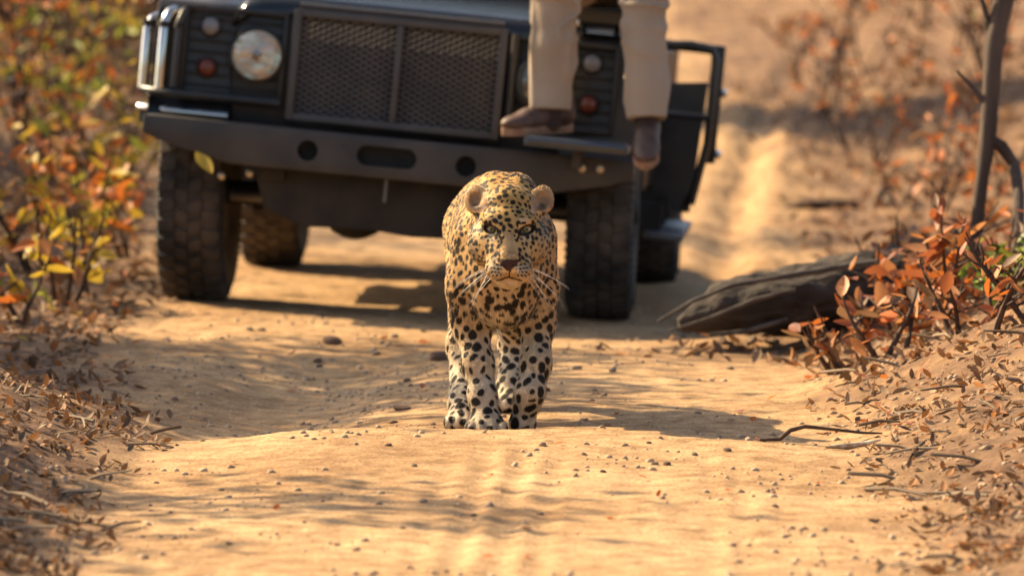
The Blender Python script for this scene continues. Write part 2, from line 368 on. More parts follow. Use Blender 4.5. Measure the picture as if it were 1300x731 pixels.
# ------------------------------------------------------------------ the open off-road vehicle
zc = .5 * (tz(-1.166, 20.04) + tz(.32, 19.96))
ROLL = math.atan2(tz(-1.166, 20.04) - tz(.32, 19.96), 1.49)
zr = .5 * (tz(-1.0, 22.84) + tz(.49, 22.75)); PIT = math.atan2(zr - zc, 2.8)
car = thing('off_road_vehicle', 'dusty black open off-road vehicle standing on the dirt road behind the leopard', 'car', (VX, VY, zc), (0, 0, 0))
car.rotation_euler = (Matrix.Rotation(R(-3.3), 3, 'Z') @ Matrix.Rotation(PIT, 3, 'X') @ Matrix.Rotation(ROLL, 3, 'Y')).to_euler()
EX = R(5.5) - ROLL; ce, se = math.cos(EX), math.sin(EX)
def Bx(v):
    u, d, h = v; dw = h - .87; return (u * ce + dw * se, d, .87 - u * se + dw * ce)
def part(mb, name, m, parent=car, **k): return mb.build(name, MT[m] if isinstance(m, str) else m, parent, xf=Bx, **k)
CARM = Matrix.Translation((VX, VY, zc)) @ car.rotation_euler.to_matrix().to_4x4()
def car_pt(u, d, h): return CARM @ Vector(Bx((u, d, h)))

# bumper with its two round holes and slot
pl = [(-.885, .640), (-.885, .575), (-.80, .545), (-.56, .492), (.56, .492), (.80, .545), (.885, .575), (.885, .640)]
mb = MB(); mb.prism(pl, -.60, -.44, 'y'); bump = part(mb, 'bumper', 'dusty', bevel=.010)
cs = []
for u in (-.285, .285): cs.append(MB().lathe([(.037, -.7), (.037, -.52)], 28, (u, 0, .566)).mesh('c', xf=Bx))
sl = []
for k in range(13): a = math.pi / 2 + math.pi * k / 12; sl.append((-.072 + .036 * math.cos(a), .57 + .036 * math.sin(a)))
for k in range(13): a = -math.pi / 2 + math.pi * k / 12; sl.append((.072 + .036 * math.cos(a), .57 + .036 * math.sin(a)))
cs.append(MB().prism(sl, -.7, -.52, 'y').mesh('c', xf=Bx)); cut(bump, cs); bump.data.materials.clear(); bump.data.materials.append(MT['dusty'])
for u in (-.285, .285): part(MB().lathe([(.0365, -.530), (.0365, -.524)], 28, (u, 0, .566)), 'hole_dark_disc', 'under', bump)  # dark discs stand for the shade inside the holes
part(MB().prism([(q[0] * .985, .57 + (q[1] - .57) * .97) for q in sl], -.530, -.524, 'y'), 'slot_dark_plate', 'under', bump)  # dark plate stands for the shade inside the slot
part(MB().box((-.88, -.44, .60), (.88, -.30, .636)), 'bumper_shelf', 'dusty', bevel=.006)
for u, h in ((.70, .60), (.765, .603)):
    part(MB().lathe([(.0, -.618), (.013, -.616), (.016, -.600)], 12, (u, 0, h)), 'bolt', 'bolt', bump)
for u in (-.60, -.50): part(MB().lathe([(.0, -.47), (.012, -.466), (.015, -.44)], 12, (u, 0, .44 + .02 * (u > -.55))), 'bolt', 'bolt')
part(MB().tube([(.0, -.5, .50), (.0, -.5, .405)], .007, 8), 'tow_pin', 'step')

# grille guard: frame, divider, diamond mesh
def frame(mb, u0, u1, w0, w1, t, v0, v1):
    mb.box((u0, v0, w0), (u0 + t, v1, w1)); mb.box((u1 - t, v0, w0), (u1, v1, w1))
    mb.box((u0 + t, v0 + .002, w0), (u1 - t, v1 - .002, w0 + t)); mb.box((u0 + t, v0 + .002, w1 - t), (u1 - t, v1 - .002, w1)); return mb
gg = part(frame(MB(), -.385, .385, .668, 1.066, .026, -.52, -.485), 'grille_guard', 'guard', bevel=.003)
part(MB().box((-.011, -.523, .694), (.011, -.487, 1.04)), 'divider_bar', 'guard', gg, bevel=.002)
wm = MB()
def clipseg(c, s, u0, u1, w0, w1):
    # the line  w = c + s u  inside the window
    a, b = u0, u1
    lo, hi = sorted(((w0 - c) / s, (w1 - c) / s)); a = max(a, lo); b = min(b, hi)
    return ((a, c + s * a), (b, c + s * b)) if b - a > .004 else None
for s_ in (.55, -.55):
    c = .2
    while c < 1.6:
        for (a0, a1) in ((-.359, -.011), (.011, .359)):
            g = clipseg(c, s_, a0, a1, .694, 1.04)
            if g: wm.tube([(g[0][0], -.498 + .003 * (s_ > 0), g[0][1]), (g[1][0], -.498 + .003 * (s_ > 0), g[1][1])], .0042, 5, False)
        c += .0225
part(wm, 'wire_mesh', 'wire', gg)
part(MB().box((-.40, -.395, .64), (.40, -.30, 1.055)), 'radiator', 'under', bevel=.01)
for k in range(9): part(MB().box((-.37, -.425, .70 + k * .036), (.37, -.396, .712 + k * .036)), 'radiator_slat', 'under')
part(MB().tube([(-.37, -.50, 1.08), (.37, -.50, 1.08)], .010, 8), 'guard_rail', 'guard', gg)

for sgn in (-1, 1):
    # wing with wheel arch, recessed lamp panel
    A = [(-.40, .63), (-.40, 1.02), (-.37, 1.055), (-.30, 1.068), (.62, 1.095), (.62, .75), (.45, .75)]
    A += [(.50 * math.cos(t), .40 + .50 * math.sin(t)) for t in np.linspace(math.radians(44), math.radians(152), 15)]
    w1 = MB().prism(A, sgn * .60, sgn * .893); part(w1, 'wing', 'paint', bevel=.012)
    part(MB().box((min(sgn * .39, sgn * .60), -.40, .63), (max(sgn * .39, sgn * .60), -.2, 1.04)), 'wing_panel', 'paint', bevel=.004)
    part(MB().prism([(-.30, 1.04), (-.30, 1.068), (.62, 1.095), (.62, 1.06)], sgn * .50, sgn * .60), 'wing_top', 'paint')
    fr = frame(MB(), min(sgn * .41, sgn * .79), max(sgn * .41, sgn * .79), .722, 1.045, .016, -.445, -.402)
    lp = part(fr, 'lamp_surround', 'paint', bevel=.003)
    for k in range(7): part(MB().box((min(sgn * .43, sgn * .77), -.412, .755 + k * .04), (max(sgn * .43, sgn * .77), -.401, .763 + k * .04)), 'slat', 'under', lp)
    hl = part(MB().lathe([(.094, -.43), (.100, -.445), (.098, -.455), (.088, -.458), (.086, -.43)], 40, (sgn * .514, 0, .886)), 'headlight', 'paint')
    part(MB().lathe([(.087, -.452), (.078, -.435), (.055, -.415), (.03, -.405)], 40, (sgn * .514, 0, .886)), 'reflector', 'refl' if sgn < 0 else 'under', hl, smooth=60)
    part(MB().lathe([(.0, -.462), (.018, -.458), (.022, -.44), (.022, -.40)], 20, (sgn * .514, 0, .886)), 'bulb_shield', 'rim', hl, smooth=60)
    gl = bpy.data.materials.get('lamp glass')
    if not gl:
        gl = bpy.data.materials.new('lamp glass'); gl.use_nodes = True; N = gl.node_tree.nodes; K = gl.node_tree.links
        g_ = N.new('ShaderNodeBsdfGlossy'); g_.inputs['Roughness'].default_value = .05; t_ = N.new('ShaderNodeBsdfTransparent'); x_ = N.new('ShaderNodeMixShader'); x_.inputs[0].default_value = .16
        K.new(t_.outputs[0], x_.inputs[1]); K.new(g_.outputs[0], x_.inputs[2]); K.new(x_.outputs[0], N['Material Output'].inputs[0])
    part(MB().lathe([(.086, -.458), (.07, -.474), (.04, -.484), (.0, -.487)], 40, (sgn * .514, 0, .886)), 'lens', gl, hl, smooth=80)
    for nm, m, h in (('side_lamp', 'clear', .972), ('indicator_lamp', 'amber', .824)):
        o = part(MB().lathe([(.038, -.402), (.038, -.425), (.033, -.43)], 24, (sgn * .692, 0, h)), nm, 'paint')
        part(MB().lathe([(.033, -.42), (.032, -.435), (.022, -.452), (.0, -.456)], 24, (sgn * .692, 0, h)), 'lens', m, o, smooth=70)
# wrap-round chromed bars on the open side wing
for u, v, top, bot, r, m in ((-.800, -.47, 1.03, .745, .014, 'dusty'), (-.855, -.44, 1.02, .73, .020, 'chrome'), (-.925, -.36, .99, .73, .019, 'chrome')):
    o = part(MB().tube([(u, v, bot), (u, v, .80), (u, v, top - .05), (u + .008, v + .02, top - .015), (u + .03, v + .07, top)], r, 14), 'lamp_guard_post', m)
    part(MB().lathe([(r * 1.35, .955), (r * 1.35, .975)], 16, (u, v, 0), 'z'), 'collar', 'under', o)
part(MB().tube([(-.93, -.35, .725), (-.90, -.41, .722), (-.84, -.455, .72), (-.78, -.478, .72), (-.41, -.478, .72)], .017, 12), 'lamp_guard_rail', 'paint')
part(MB().tube([(-.93, -.34, .655), (-.87, -.40, .655), (-.80, -.43, .655), (-.60, -.43, .655)], .017, 12), 'lower_rail', 'chrome')
part(MB().box((-.93, -.36, .60), (-.885, -.30, .66)), 'rail_bracket', 'dusty', bevel=.006)
part(MB().tube([(.41, -.47, .69), (.41, -.47, 1.05)], .011, 10), 'lamp_guard_post', 'guard')

# bonnet
nu, nv = 25, 22; hv = []; hf = []
for j in range(nv):
    t = j / (nv - 1); v = -.43 + 1.2 * t
    for i in range(nu):
        s_ = -1 + 2 * i / (nu - 1); a = abs(s_)
        base = 1.076 + .085 * t; crown = .028 * (1 - a ** 6)
        lip = -.055 * max(0, 1 - t / .05) ** 2; side = -.035 * max(0, (a - .93) / .07) ** 2
        hv.append((s_ * .615, v, base + crown + lip + side))
hf = [(j * nu + i, j * nu + i + 1, (j + 1) * nu + i + 1, (j + 1) * nu + i) for j in range(nv - 1) for i in range(nu - 1)]
mb = MB(); mb.add(hv, hf); hd = part(mb, 'bonnet', 'hood', smooth=60); so = hd.modifiers.new('t', 'SOLIDIFY'); so.thickness = .012; so.offset = -1
for u in (-.55, .60): part(MB().box((u - .03, -.36, 1.10), (u + .03, -.30, 1.125)), 'bonnet_catch', 'chrome', bevel=.008)
part(MB().tube([(.64, -.20, 1.085), (.64, -.12, 1.12), (.76, -.12, 1.12), (.76, -.20, 1.085)], .012, 8), 'wing_handle', 'step')

# underbody
part(MB().prism([(-.50, .50), (.50, .50), (.47, .33), (.30, .295), (.10, .285), (-.05, .295), (-.30, .285), (-.44, .335)], -.40, -.34, 'y'), 'skid_plate', 'under', bevel=.01)
for u in (-.42, .42): part(MB().box((u - .045, -.44, .44), (u + .045, 3.9, .56)), 'chassis_rail', 'under', bevel=.006)
for v in (0, 2.8):
    ax = MB().tube([(-.68, v, .40), (.68, v, .40)], .045, 14).build('axle', MT['under'], car)
    dm = MB(); dm.lathe([(.0, -.15), (.07, -.14), (.13, -.06), (.14, 0), (.13, .06), (.07, .14), (.0, .16)], 20, (-.17, v, .385)); dm.build('differential', MT['under'], ax)
for u in (-.50, .50):
    part(MB().tube([(u, .02, .42), (u * .94, .0, .85)], .028, 10), 'damper', 'rim')
    part(MB().tube([(u * 1.02, .06, .33), (u * .86, .9, .46)], .026, 8), 'radius_arm', 'under')
MB().tube([(-.62, -.13, .39), (.62, -.13, .39)], .018, 8).build('track_rod', MT['rim'], car)
part(MB().box((-.25, .1, .42), (.25, 1.6, .60)), 'engine_sump', 'under', bevel=.03)

# body tub, floor, windscreen, benches
part(MB().box((-.84, .66, .60), (.84, 3.95, .66)), 'floor_pan', 'under')
part(MB().box((-.80, .62, .60), (.80, .66, 1.20)), 'bulkhead', 'paint', bevel=.01)
for sgn in (-1, 1):
    S = [(1.95, .60), (1.95, 1.02), (3.95, 1.02), (3.95, .60), (3.32, .60)] + [(2.8 + .50 * math.cos(t), .42 + .50 * math.sin(t)) for t in np.linspace(R(21), R(159), 13)]
    part(MB().prism(S, sgn * .845, sgn * .885), 'tub_side', 'paint', bevel=.006)
    part(MB().box((min(sgn * .845, sgn * .885), .64, .50), (max(sgn * .845, sgn * .885), 1.95, .80)), 'sill_panel', 'paint', bevel=.006)
    if sgn < 0: continue
    part(MB().box((.90, .75, .315), (1.05, 2.15, .345)), 'side_step', 'step', bevel=.006)
    for v in (.85, 1.45, 2.05): part(MB().box((min(sgn * .40, sgn * .96), v, .345), (max(sgn * .40, sgn * .96), v + .05, .45)), 'step_bracket', 'under')
part(MB().prism([(.886, .40), (1.05, .40), (1.075, .92), (.886, .90)], 1.52, 1.545, 'y'), 'mud_guard', 'dusty', bevel=.004)
ws = part(frame(MB(), -.80, .80, 1.19, 1.66, .045, .66, .70), 'windscreen_frame', 'paint', bevel=.006)
part(MB().box((-.755, .677, 1.235), (.755, .683, 1.615)), 'glass', gl, ws)
for v, h in ((1.35, .98), (2.15, 1.22), (3.0, 1.45)):
    b = part(MB().box((-.75, v, h - .12), (.75, v + .48, h)), 'bench_cushion', 'seat', bevel=.03)
    part(MB().box((-.75, v + .46, h + .02), (.75, v + .56, h + .46)), 'bench_back', 'seat', b, bevel=.03)
    part(MB().box((-.72, v + .02, .661), (.72, v + .45, h - .121)), 'bench_box', 'under', b, bevel=.01)
def lpart(mb, *a, **k):
    mb.v = [(.886 + (v[0] - .886) * .84, v[1], v[2] + .085) for v in mb.v]; return part(mb, *a, **k)
# boarding ladder standing out from the tub on the tracker's side
ld = lpart(MB().tube([(.90, 1.22, .965), (1.02, 1.22, .975), (1.125, 1.22, .965), (1.14, 1.22, .93), (1.14, 1.22, .60), (1.09, 1.22, .36)], .020, 12), 'boarding_ladder', 'paint')
lpart(MB().tube([(.89, 1.22, .70), (1.135, 1.22, .70)], .015, 10), 'rung', 'paint', ld)
lpart(MB().box((1.125, 1.36, .52), (1.18, 1.42, .985)), 'edge_panel', 'paint', ld, bevel=.01)
lpart(MB().tube([(.90, 1.30, .97), (1.15, 1.38, .965)], .020, 10), 'top_bar', 'paint', ld)
lpart(MB().tube([(1.09, 1.24, .40), (1.06, 1.24, .34)], .018, 10), 'foot', 'paint', ld)
for h in (.80, .56): lpart(MB().lathe([(.0, -.02), (.016, -.016), (.018, 0)], 12, (1.19, 1.37, h)), 'bolt', 'refl', ld)
part(MB().box((.886, .66, .62), (.90, 1.18, .98)), 'half_door', 'paint', bevel=.004)

# folding step and tracker seat on the wing
stp = part(MB().box((.50, -.90, .668), (.865, -.585, .70)), 'foot_step', 'plate', bevel=.008)
for k in range(5): part(MB().box((.51, -.89 + k * .06, .7005), (.855, -.86 + k * .06, .706)), 'tread_rib', 'plate', stp, bevel=.002)
part(MB().box((.665, -.70, .60), (.70, -.61, .667)), 'step_bracket', 'dusty', stp, bevel=.004)
part(MB().tube([(.52, -.895, .69), (.85, -.895, .69)], .014, 8), 'step_edge', 'plate', stp)
ts = part(MB().box((.56, -.34, 1.115), (.90, .14, 1.165)), 'tracker_seat', 'seat', bevel=.02)
part(MB().box((.56, .10, 1.20), (.90, .17, 1.50)), 'seat_back', 'seat', ts, bevel=.02)
for u in (.60, .86): part(MB().tube([(u, -.28, 1.06), (u, -.28, 1.12)], .015, 8), 'seat_post', 'paint', ts); part(MB().tube([(u, .12, 1.07), (u, .12, 1.25)], .015, 8), 'seat_post', 'paint', ts)

# wheels: tyre with lugs, rim
TR, TW = .405, .118
tp = [(.215, -.095), (.25, -.112), (.30, -.122), (.345, -.120), (.375, -.108), (.388, -.088), (.392, -.04), (.393, 0), (.392, .04), (.388, .088), (.375, .108), (.345, .120), (.30, .122), (.25, .112), (.215, .095)]
ty = MB(); ty.lathe(tp, 72, axis='x')
NL = 34
for k in range(NL):
    for row, (x0, x1, sk_) in enumerate(((-.112, -.052, .35), (-.046, -.004, -.6), (.004, .046, .6), (.052, .112, -.35))):
        a0 = 2 * math.pi * (k + (.5 if row in (1, 3) else 0)) / NL; wd = 2 * math.pi / NL * (.62 if row in (0, 3) else .66)
        V = []
        for rr in (.385, TR):
            for (x, q) in ((x0, 0), (x1, 0), (x1, 1), (x0, 1)):
                drop = .016 * max(0, (abs(x) - .07) / .042) ** 2
                a = a0 + (q - .5) * wd * (1 if rr < .4 else .9) + sk_ * (x - (x0 + x1) / 2) * 1.3; r_ = rr - drop
                V.append((x, r_ * math.cos(a), r_ * math.sin(a)))
        ty.add(V, [(0, 3, 2, 1), (4, 5, 6, 7), (0, 1, 5, 4), (1, 2, 6, 5), (2, 3, 7, 6), (3, 0, 4, 7)])
for k in range(NL * 2):   # shoulder ribs on the sidewall
    for s_ in (-1, 1):
        a = math.pi * k / NL; d = .012
        V = [(s_ * x, r_ * math.cos(a + q), r_ * math.sin(a + q)) for x, r_ in ((.116, .340), (.104, .378), (.110, .386), (.1265, .340)) for q in (-d, d)]
        ty.add(V, [(0, 1, 3, 2), (2, 3, 5, 4), (4, 5, 7, 6), (6, 7, 1, 0), (0, 2, 4, 6), (1, 7, 5, 3)])
tyre_me = ty.mesh('tyre', MT['tyre'], smooth=30)
rp = [(.0, .075), (.05, .078), (.06, .05), (.12, .045), (.15, .07), (.185, .075), (.20, .10), (.222, .104), (.226, .09), (.20, .06), (.195, -.09), (.05, -.05), (.0, -.05)]
rim_mb = MB(); rim_mb.lathe(rp, 40, axis='x'); rim_me = rim_mb.mesh('rim', MT['rim'], smooth=40)
hub_me = MB().lathe([(.0, .13), (.035, .128), (.045, .115), (.048, .07)], 20, axis='x').mesh('hub_cap', MT['under'])
for i, (u, v) in enumerate(((-.745, 0), (.745, 0), (-.745, 2.8), (.835, 2.8))):
    wh = new_obj('wheel', None, car); wh.location = (u, v, TR - .012); wh.rotation_euler = (.3 * i, 0, 0)
    if u < 0: wh.rotation_euler = (.3 * i, 0, math.pi)
    for me in (tyre_me, rim_me, hub_me): new_obj(me.name.split('.')[0], me, wh)

# ------------------------------------------------------------------ the person on the tracker seat
hip = car_pt(.74, -.05, 1.25)
kL, kR = P(706, -24, 19.22), P(816, -24, 19.16); aL, aR = P(699, 150, 19.24), P(821, 162, 19.14)
man = thing('person', 'person in khaki trousers and brown shoes sitting on the tracker seat of the vehicle', 'person', hip)
def rel(p): return tuple(Vector(p) - hip)
F = Field(rel(Vector((min(kL.x, aL.x) - .16, 18.9, .55))), rel(Vector((kR.x + .16, 20.05, 1.62))), .0075)
hl_, hr_ = Vector(hip) + Vector((-.10, .0, .04)), Vector(hip) + Vector((.10, .0, .03))
for k_, a_, h_ in ((kL, aL, hl_), (kR, aR, hr_)):
    hem = k_.lerp(a_, .935)
    F.chain([rel(h_), rel(h_.lerp(k_, .5)), rel(k_)], [.105, .100, .084], .03)
    F.cap(rel(k_), rel(k_.lerp(a_, .45)), .084, .076, .03); F.cap(rel(k_.lerp(a_, .45)), rel(hem + (hem - k_).normalized() * .06), .076, .070, .02)
F.ell(rel(Vector(hip) + Vector((0, .03, .06))), (.185, .14, .13), .05)
# cut the hems
X_, Y_, Z_ = np.meshgrid(*F.ax, indexing='ij')
for k_, a_ in ((kL, aL), (kR, aR)):
    n_ = (a_ - k_).normalized(); hm = Vector(rel(k_.lerp(a_, .945))); mid = (kL.x + kR.x) / 2 - hip.x
    pl_ = (X_ - hm.x) * n_.x + (Y_ - hm.y) * n_.y + (Z_ - hm.z) * n_.z - .012 * (Y_ - hm.y) / .07
    side_ = (X_ < mid) if k_ is kL else (X_ >= mid)
    F.F = np.where(side_, np.maximum(F.F, pl_), F.F).astype(np.float32)
V, Q = F.surf(); V = relax(V, Q, 2)
fold = n3(V * np.array([1, 1, .38]), 34) * .0025 + .016 * (1 - np.abs(np.clip(n3(V * np.array([1, 1, .30]), 24), -1, 1))) ** 4 + .016 * (1 - np.abs(np.clip(n3(V * np.array([.6, .6, 1.3]) + 2, 26), -1, 1))) ** 5 * ss(-.30, -.05, V[:, 2]) - .004 + n3(V * np.array([1.0, 1.0, 1.6]), 17) * .003 * ss(.05, -.35, V[:, 2])
c_ = np.where(V[:, :1] < mid, np.array(rel(aL))[None, :], np.array(rel(aR))[None, :]); d_ = V - c_; d_[:, 2] = 0; d_ /= np.linalg.norm(d_, axis=1)[:, None] + 1e-6
V = V + d_ * fold[:, None]
tr = new_obj('trousers', np_mesh('trousers', V, Q, MT['khaki']), man)
# body: torso, head, arms, hands, lower legs in one skin
F = Field(rel(Vector((hip.x - .42, 18.95, .60))), rel(Vector((hip.x + .42, 20.15, 2.2))), .009)
for k_, a_ in ((kL, aL), (kR, aR)): F.cap(rel(k_.lerp(a_, .6)), rel(a_ + Vector((0, 0, -.02))), .045, .038, .02)
for k_, h_ in ((kL, hl_), (kR, hr_)): F.chain([rel(h_), rel(k_), rel(k_.lerp(Vector(aL if k_ is kL else aR), .6))], [.085, .06, .045], .02)
tz0 = np.array((0, .05, .05))
F.ell(tz0 + (0, 0, .05), (.155, .11, .14)); F.ell(tz0 + (0, .02, .26), (.150, .10, .2)); F.ell(tz0 + (0, .02, .40), (.185, .11, .14), .05)
F.cap(tz0 + (0, .02, .50), tz0 + (0, -.01, .62), .058, .055, .03)
hd = tz0 + (0, -.03, .72)
F.ell(hd + (0, .015, .03), (.077, .095, .095), .02); F.ell(hd + (0, -.035, -.045), (.056, .06, .07), .03); F.cap(hd + (0, -.09, .01), hd + (0, -.112, -.02), .010, .014, .015)
for s_ in (-1, 1):
    F.ell(hd + (s_ * .078, .02, -.005), (.012, .022, .032), .01); F.ell(hd + (s_ * .033, -.085, .015), (.016, .012, .009), .008, '-')
    sh = tz0 + (s_ * .19, .02, .45); el_ = tz0 + (s_ * .27, -.10, .20); wr = tz0 + (s_ * .16, -.32, .13)
    F.chain([sh, el_, wr], [.058, .045, .030], .03); pm = wr + np.array((-s_ * .03, -.06, -.012)); F.ell(pm, (.040, .046, .018), .015)
    for q in range(4):
        b_ = pm + np.array(((q - 1.5) * .019, -.038, .0)); F.chain([b_, b_ + (0, -.034, -.008), b_ + (0, -.045, -.032 - .004 * (q in (1, 2)))], [.0095, .009, .008], .006)
    b_ = pm + np.array((-s_ * .034, .01, 0)); F.chain([b_, b_ + (-s_ * .022, -.03, -.006), b_ + (-s_ * .018, -.055, -.016)], [.011, .010, .009], .006)
V, Q = F.surf(); V = relax(V, Q, 1); new_obj('body', np_mesh('body', V, Q, MT['skin']), man)
F = Field(rel(Vector((hip.x - .42, 19.4, hip.z - .1))), rel(Vector((hip.x + .42, 20.15, hip.z + .65))), .010)
F.ell(tz0 + (0, 0, .05), (.17, .125, .15)); F.ell(tz0 + (0, .02, .26), (.165, .115, .2)); F.ell(tz0 + (0, .02, .39), (.20, .125, .145), .05); F.cap(tz0 + (0, .02, .45), tz0 + (0, .0, .56), .075, .066, .03)
for s_ in (-1, 1): F.chain([tz0 + (s_ * .19, .02, .45), tz0 + (s_ * .26, -.08, .235)], [.072, .064], .03)
V, Q = F.surf(); V = relax(V, Q, 2); V = V + 0.004 * n3(V, 30)[:, None] * np.array([.6, .6, .2]); new_obj('shirt', np_mesh('shirt', V, Q, MT['shirt']), man)
F = Field(hd + np.array((-.13, -.13, -.08)), hd + np.array((.13, .15, .16)), .006); F.ell(hd + (0, .025, .045), (.083, .098, .09)); F.ell(hd + (0, -.085, -.02), (.09, .07, .075), .01, '-')
V, Q = F.surf(); new_obj('hair', np_mesh('hair', V, Q, MT['hair']), man)
# shoes
def shoe(pos, rot, name='shoe'):
    S = Field((-.065, -.24, -.02), (.065, .12, .15), .0045)
    S.ell((0, -.01, .035), (.040, .085, .04), .02); S.ell((0, -.125, .022), (.047, .085, .035), .03); S.cap((0, .035, .05), (0, .03, .115), .043, .044, .03); S.cap((0, -.02, .06), (0, -.10, .035), .038, .04, .03)
    S.ell((0, .028, .135), (.034, .036, .05), .008, '-')
    gx_ = np.meshgrid(*S.ax, indexing='ij'); S.F = np.maximum(S.F, -gx_[2] + .004).astype(np.float32)
    V, Q = S.surf(); V = relax(V, Q, 1); o = new_obj(name, np_mesh(name, V, Q, MT['shoe']), man)
    ol = []
    for t in np.linspace(0, 2 * math.pi, 30, endpoint=False):
        y_ = -.065 - .143 * math.cos(t); wv = .040 + .012 * math.exp(-((y_ + .14) / .06) ** 2) - .003 * math.exp(-((y_ + .03) / .04) ** 2); ol.append((wv * math.sin(t) * (1 if abs(math.sin(t)) > .3 else 1), y_))
    MB().prism(ol, -.020, .012, 'z').build('sole', MT['sole'], o, bevel=.003)
    for k in range(4): MB().tube([(-.026, -.035 - k * .02, .088 - k * .011), (0, -.037 - k * .02, .098 - k * .011), (.026, -.035 - k * .02, .088 - k * .011)], .0032, 6).build('lace', MT['lace'], o)
    o.location = Vector(pos) - Vector(hip); o.rotation_euler = rot; return o
stz = car_pt(.60, -.74, .706)
sL = P(703, 160, 19.26); shoe((sL.x, sL.y, stz.z + .032), (R(2), R(4), R(-62)))
sR = P(822, 182, 19.16); shoe((sR.x, sR.y, sR.z + .0), (R(20), R(0), R(-4)))
for a_ in (aL, aR): MB().tube([rel(a_ + Vector((0, .0, .06))), rel(a_ + Vector((0, 0.0, -.03)))], [.045, .042], 16).build('sock', MT['sock'], man)
# ------------------------------------------------------------------ the leopard
zp = tz(-.07, 14.9)
LO = Vector((-.03, 15.2, zp))
leo = thing('leopard', 'spotted leopard walking down the sandy road ahead of the vehicle', 'leopard', LO)
def lr(x, y, z): return np.array((x + .03, y - 15.2, z))
F = Field(lr(-.29, 14.52, -.025), lr(.24, 16.10, .78), .0038)
# trunk
F.ell(lr(-.022, 15.06, .478), (.122, .21, .188), .04); F.ell(lr(-.046, 15.38, .510), (.130, .34, .160), .05); F.ell(lr(-.062, 15.72, .53), (.112, .20, .150), .05)
F.ell(lr(-.050, 15.16, .635), (.058, .14, .078), .05); F.ell(lr(.020, 15.12, .630), (.055, .13, .078), .05); F.ell(lr(-.020, 14.96, .42), (.090, .09, .12), .05)
# neck
F.cap(lr(-.008, 14.79, .578), lr(-.018, 15.06, .545), .086, .122, .03); F.cap(lr(-.01, 14.84, .50), lr(-.018, 15.0, .45), .070, .095, .04)
# fore legs
F.chain([lr(-.092, 15.02, .53), lr(-.112, 15.02, .40), lr(-.113, 15.05, .30), lr(-.093, 14.98, .185), lr(-.081, 14.93, .105), lr(-.072, 14.90, .05)], [.072, .062, .049, .038, .033, .038], .035)
F.chain([lr(.052, 15.03, .53), lr(.066, 15.03, .40), lr(.069, 15.06, .30), lr(.066, 14.97, .19), (lr(.049, 14.92, .115)), lr(.028, 14.945, .035)], [.070, .058, .046, .037, .035, .033], .035)
def paw(x, y, w=.05, l=.066, turn=0, z=0):
    F.ell(lr(x, y, .026 + z), (w, l, .034), .02)
    for q in range(4):
        t = (q - 1.5); F.ell(lr(x + t * w * .56 + turn * .03, y - l * .82 + abs(t) * .012, .021 + z), (.0165, .030, .022), .007)
paw(-.070, 14.885); F.ell(lr(.027, 14.945, .024), (.036, .034, .028), .02)
# hind legs: the near-side one has stepped up behind the fore paw, the other trails
F.chain([lr(-.112, 15.72, .52), lr(-.120, 15.52, .37)], [.085, .064], .05); F.chain([lr(-.120, 15.52, .37), lr(-.138, 15.36, .22), lr(-.140, 15.36, .20), lr(-.140, 15.14, .07), lr(-.138, 15.09, .045)], [.064, .041, .036, .034, .036], .03); paw(-.138, 15.07, .042, .058)
F.chain([lr(-.005, 15.74, .52), lr(.012, 15.62, .37)], [.11, .076], .05); F.chain([lr(.012, 15.62, .37), lr(.004, 15.80, .185), lr(-.004, 15.69, .07), lr(-.006, 15.66, .04)], [.076, .040, .036, .038], .03); paw(-.006, 15.63, .042, .058)
# head, in its own frame: a right, b towards the nose, c up
HX, HY, HZ = -.0075, 14.735, .580
def hp(a, b, c): return lr(HX + a, HY - b, HZ + c)
F.ell(hp(0, -.010, .035), (.090, .085, .082), .025); F.ell(hp(0, .055, .012), (.066, .060, .052), .03); F.ell(hp(0, .035, .075), (.055, .05, .035), .03)
for s in (-1, 1):
    F.ell(hp(s * .062, .015, -.040), (.050, .060, .062), .018); F.ell(hp(s * .045, .086, .026), (.028, .026, .016), .02); F.ell(hp(s * .055, .058, -.034), (.036, .046, .040), .03); F.ell(hp(s * .040, .078, -.066), (.034, .044, .038), .03)
F.cap(hp(0, .084, .010), hp(0, .142, -.078), .035, .031, .04)
for s in (-1, 1): F.ell(hp(s * .0260, .130, -.109), (.036, .042, .029), .014); F.cap(hp(s * .018, .095, -.03), hp(s * .028, .122, -.09), .024, .027, .02)
F.ell(hp(0, .112, -.137), (.030, .036, .019), .014); F.cap(hp(0, .0, -.095), hp(0, .09, -.122), .060, .030, .03)
F.ell(hp(0, .155, -.092), (.0235, .018, .017), .012)
for s in (-1, 1):                                   # mouth line, eye sockets, nostrils
    F.cap(hp(0, .170, -.126), hp(s * .034, .144, -.137), .003, .004, .006, '-')
    F.ell(hp(s * .0480, .098, .000), (.0190, .030, .0102), .007, '-', rot=(0, s * -.28, s * .35)); F.ell(hp(s * .046, .088, .0165), (.028, .020, .0085), .006, rot=(0, s * -.28, s * .3))
    F.ell(hp(s * .0125, .175, -.092), (.0055, .009, .0040), .004, '-')
F.cap(hp(0, .174, -.106), hp(0, .170, -.126), .003, .004, .006, '-')
for s in (-1, 1):                                   # round cupped ears
    F.cap(hp(s * .055, -.015, .050), hp(s * .076, -.01, .062), .036, .026, .02); F.ell(hp(s * .091, -.005, .074), (.034, .016, .038), .016, rot=(R(-14), R(s * 38), R(s * 40)))
    F.ell(hp(s * .095, .018, .077), (.027, .022, .029), .008, '-', rot=(R(-14), R(s * 38), R(s * 40)))
V, Q = F.surf(); V = relax(V, Q, 2)
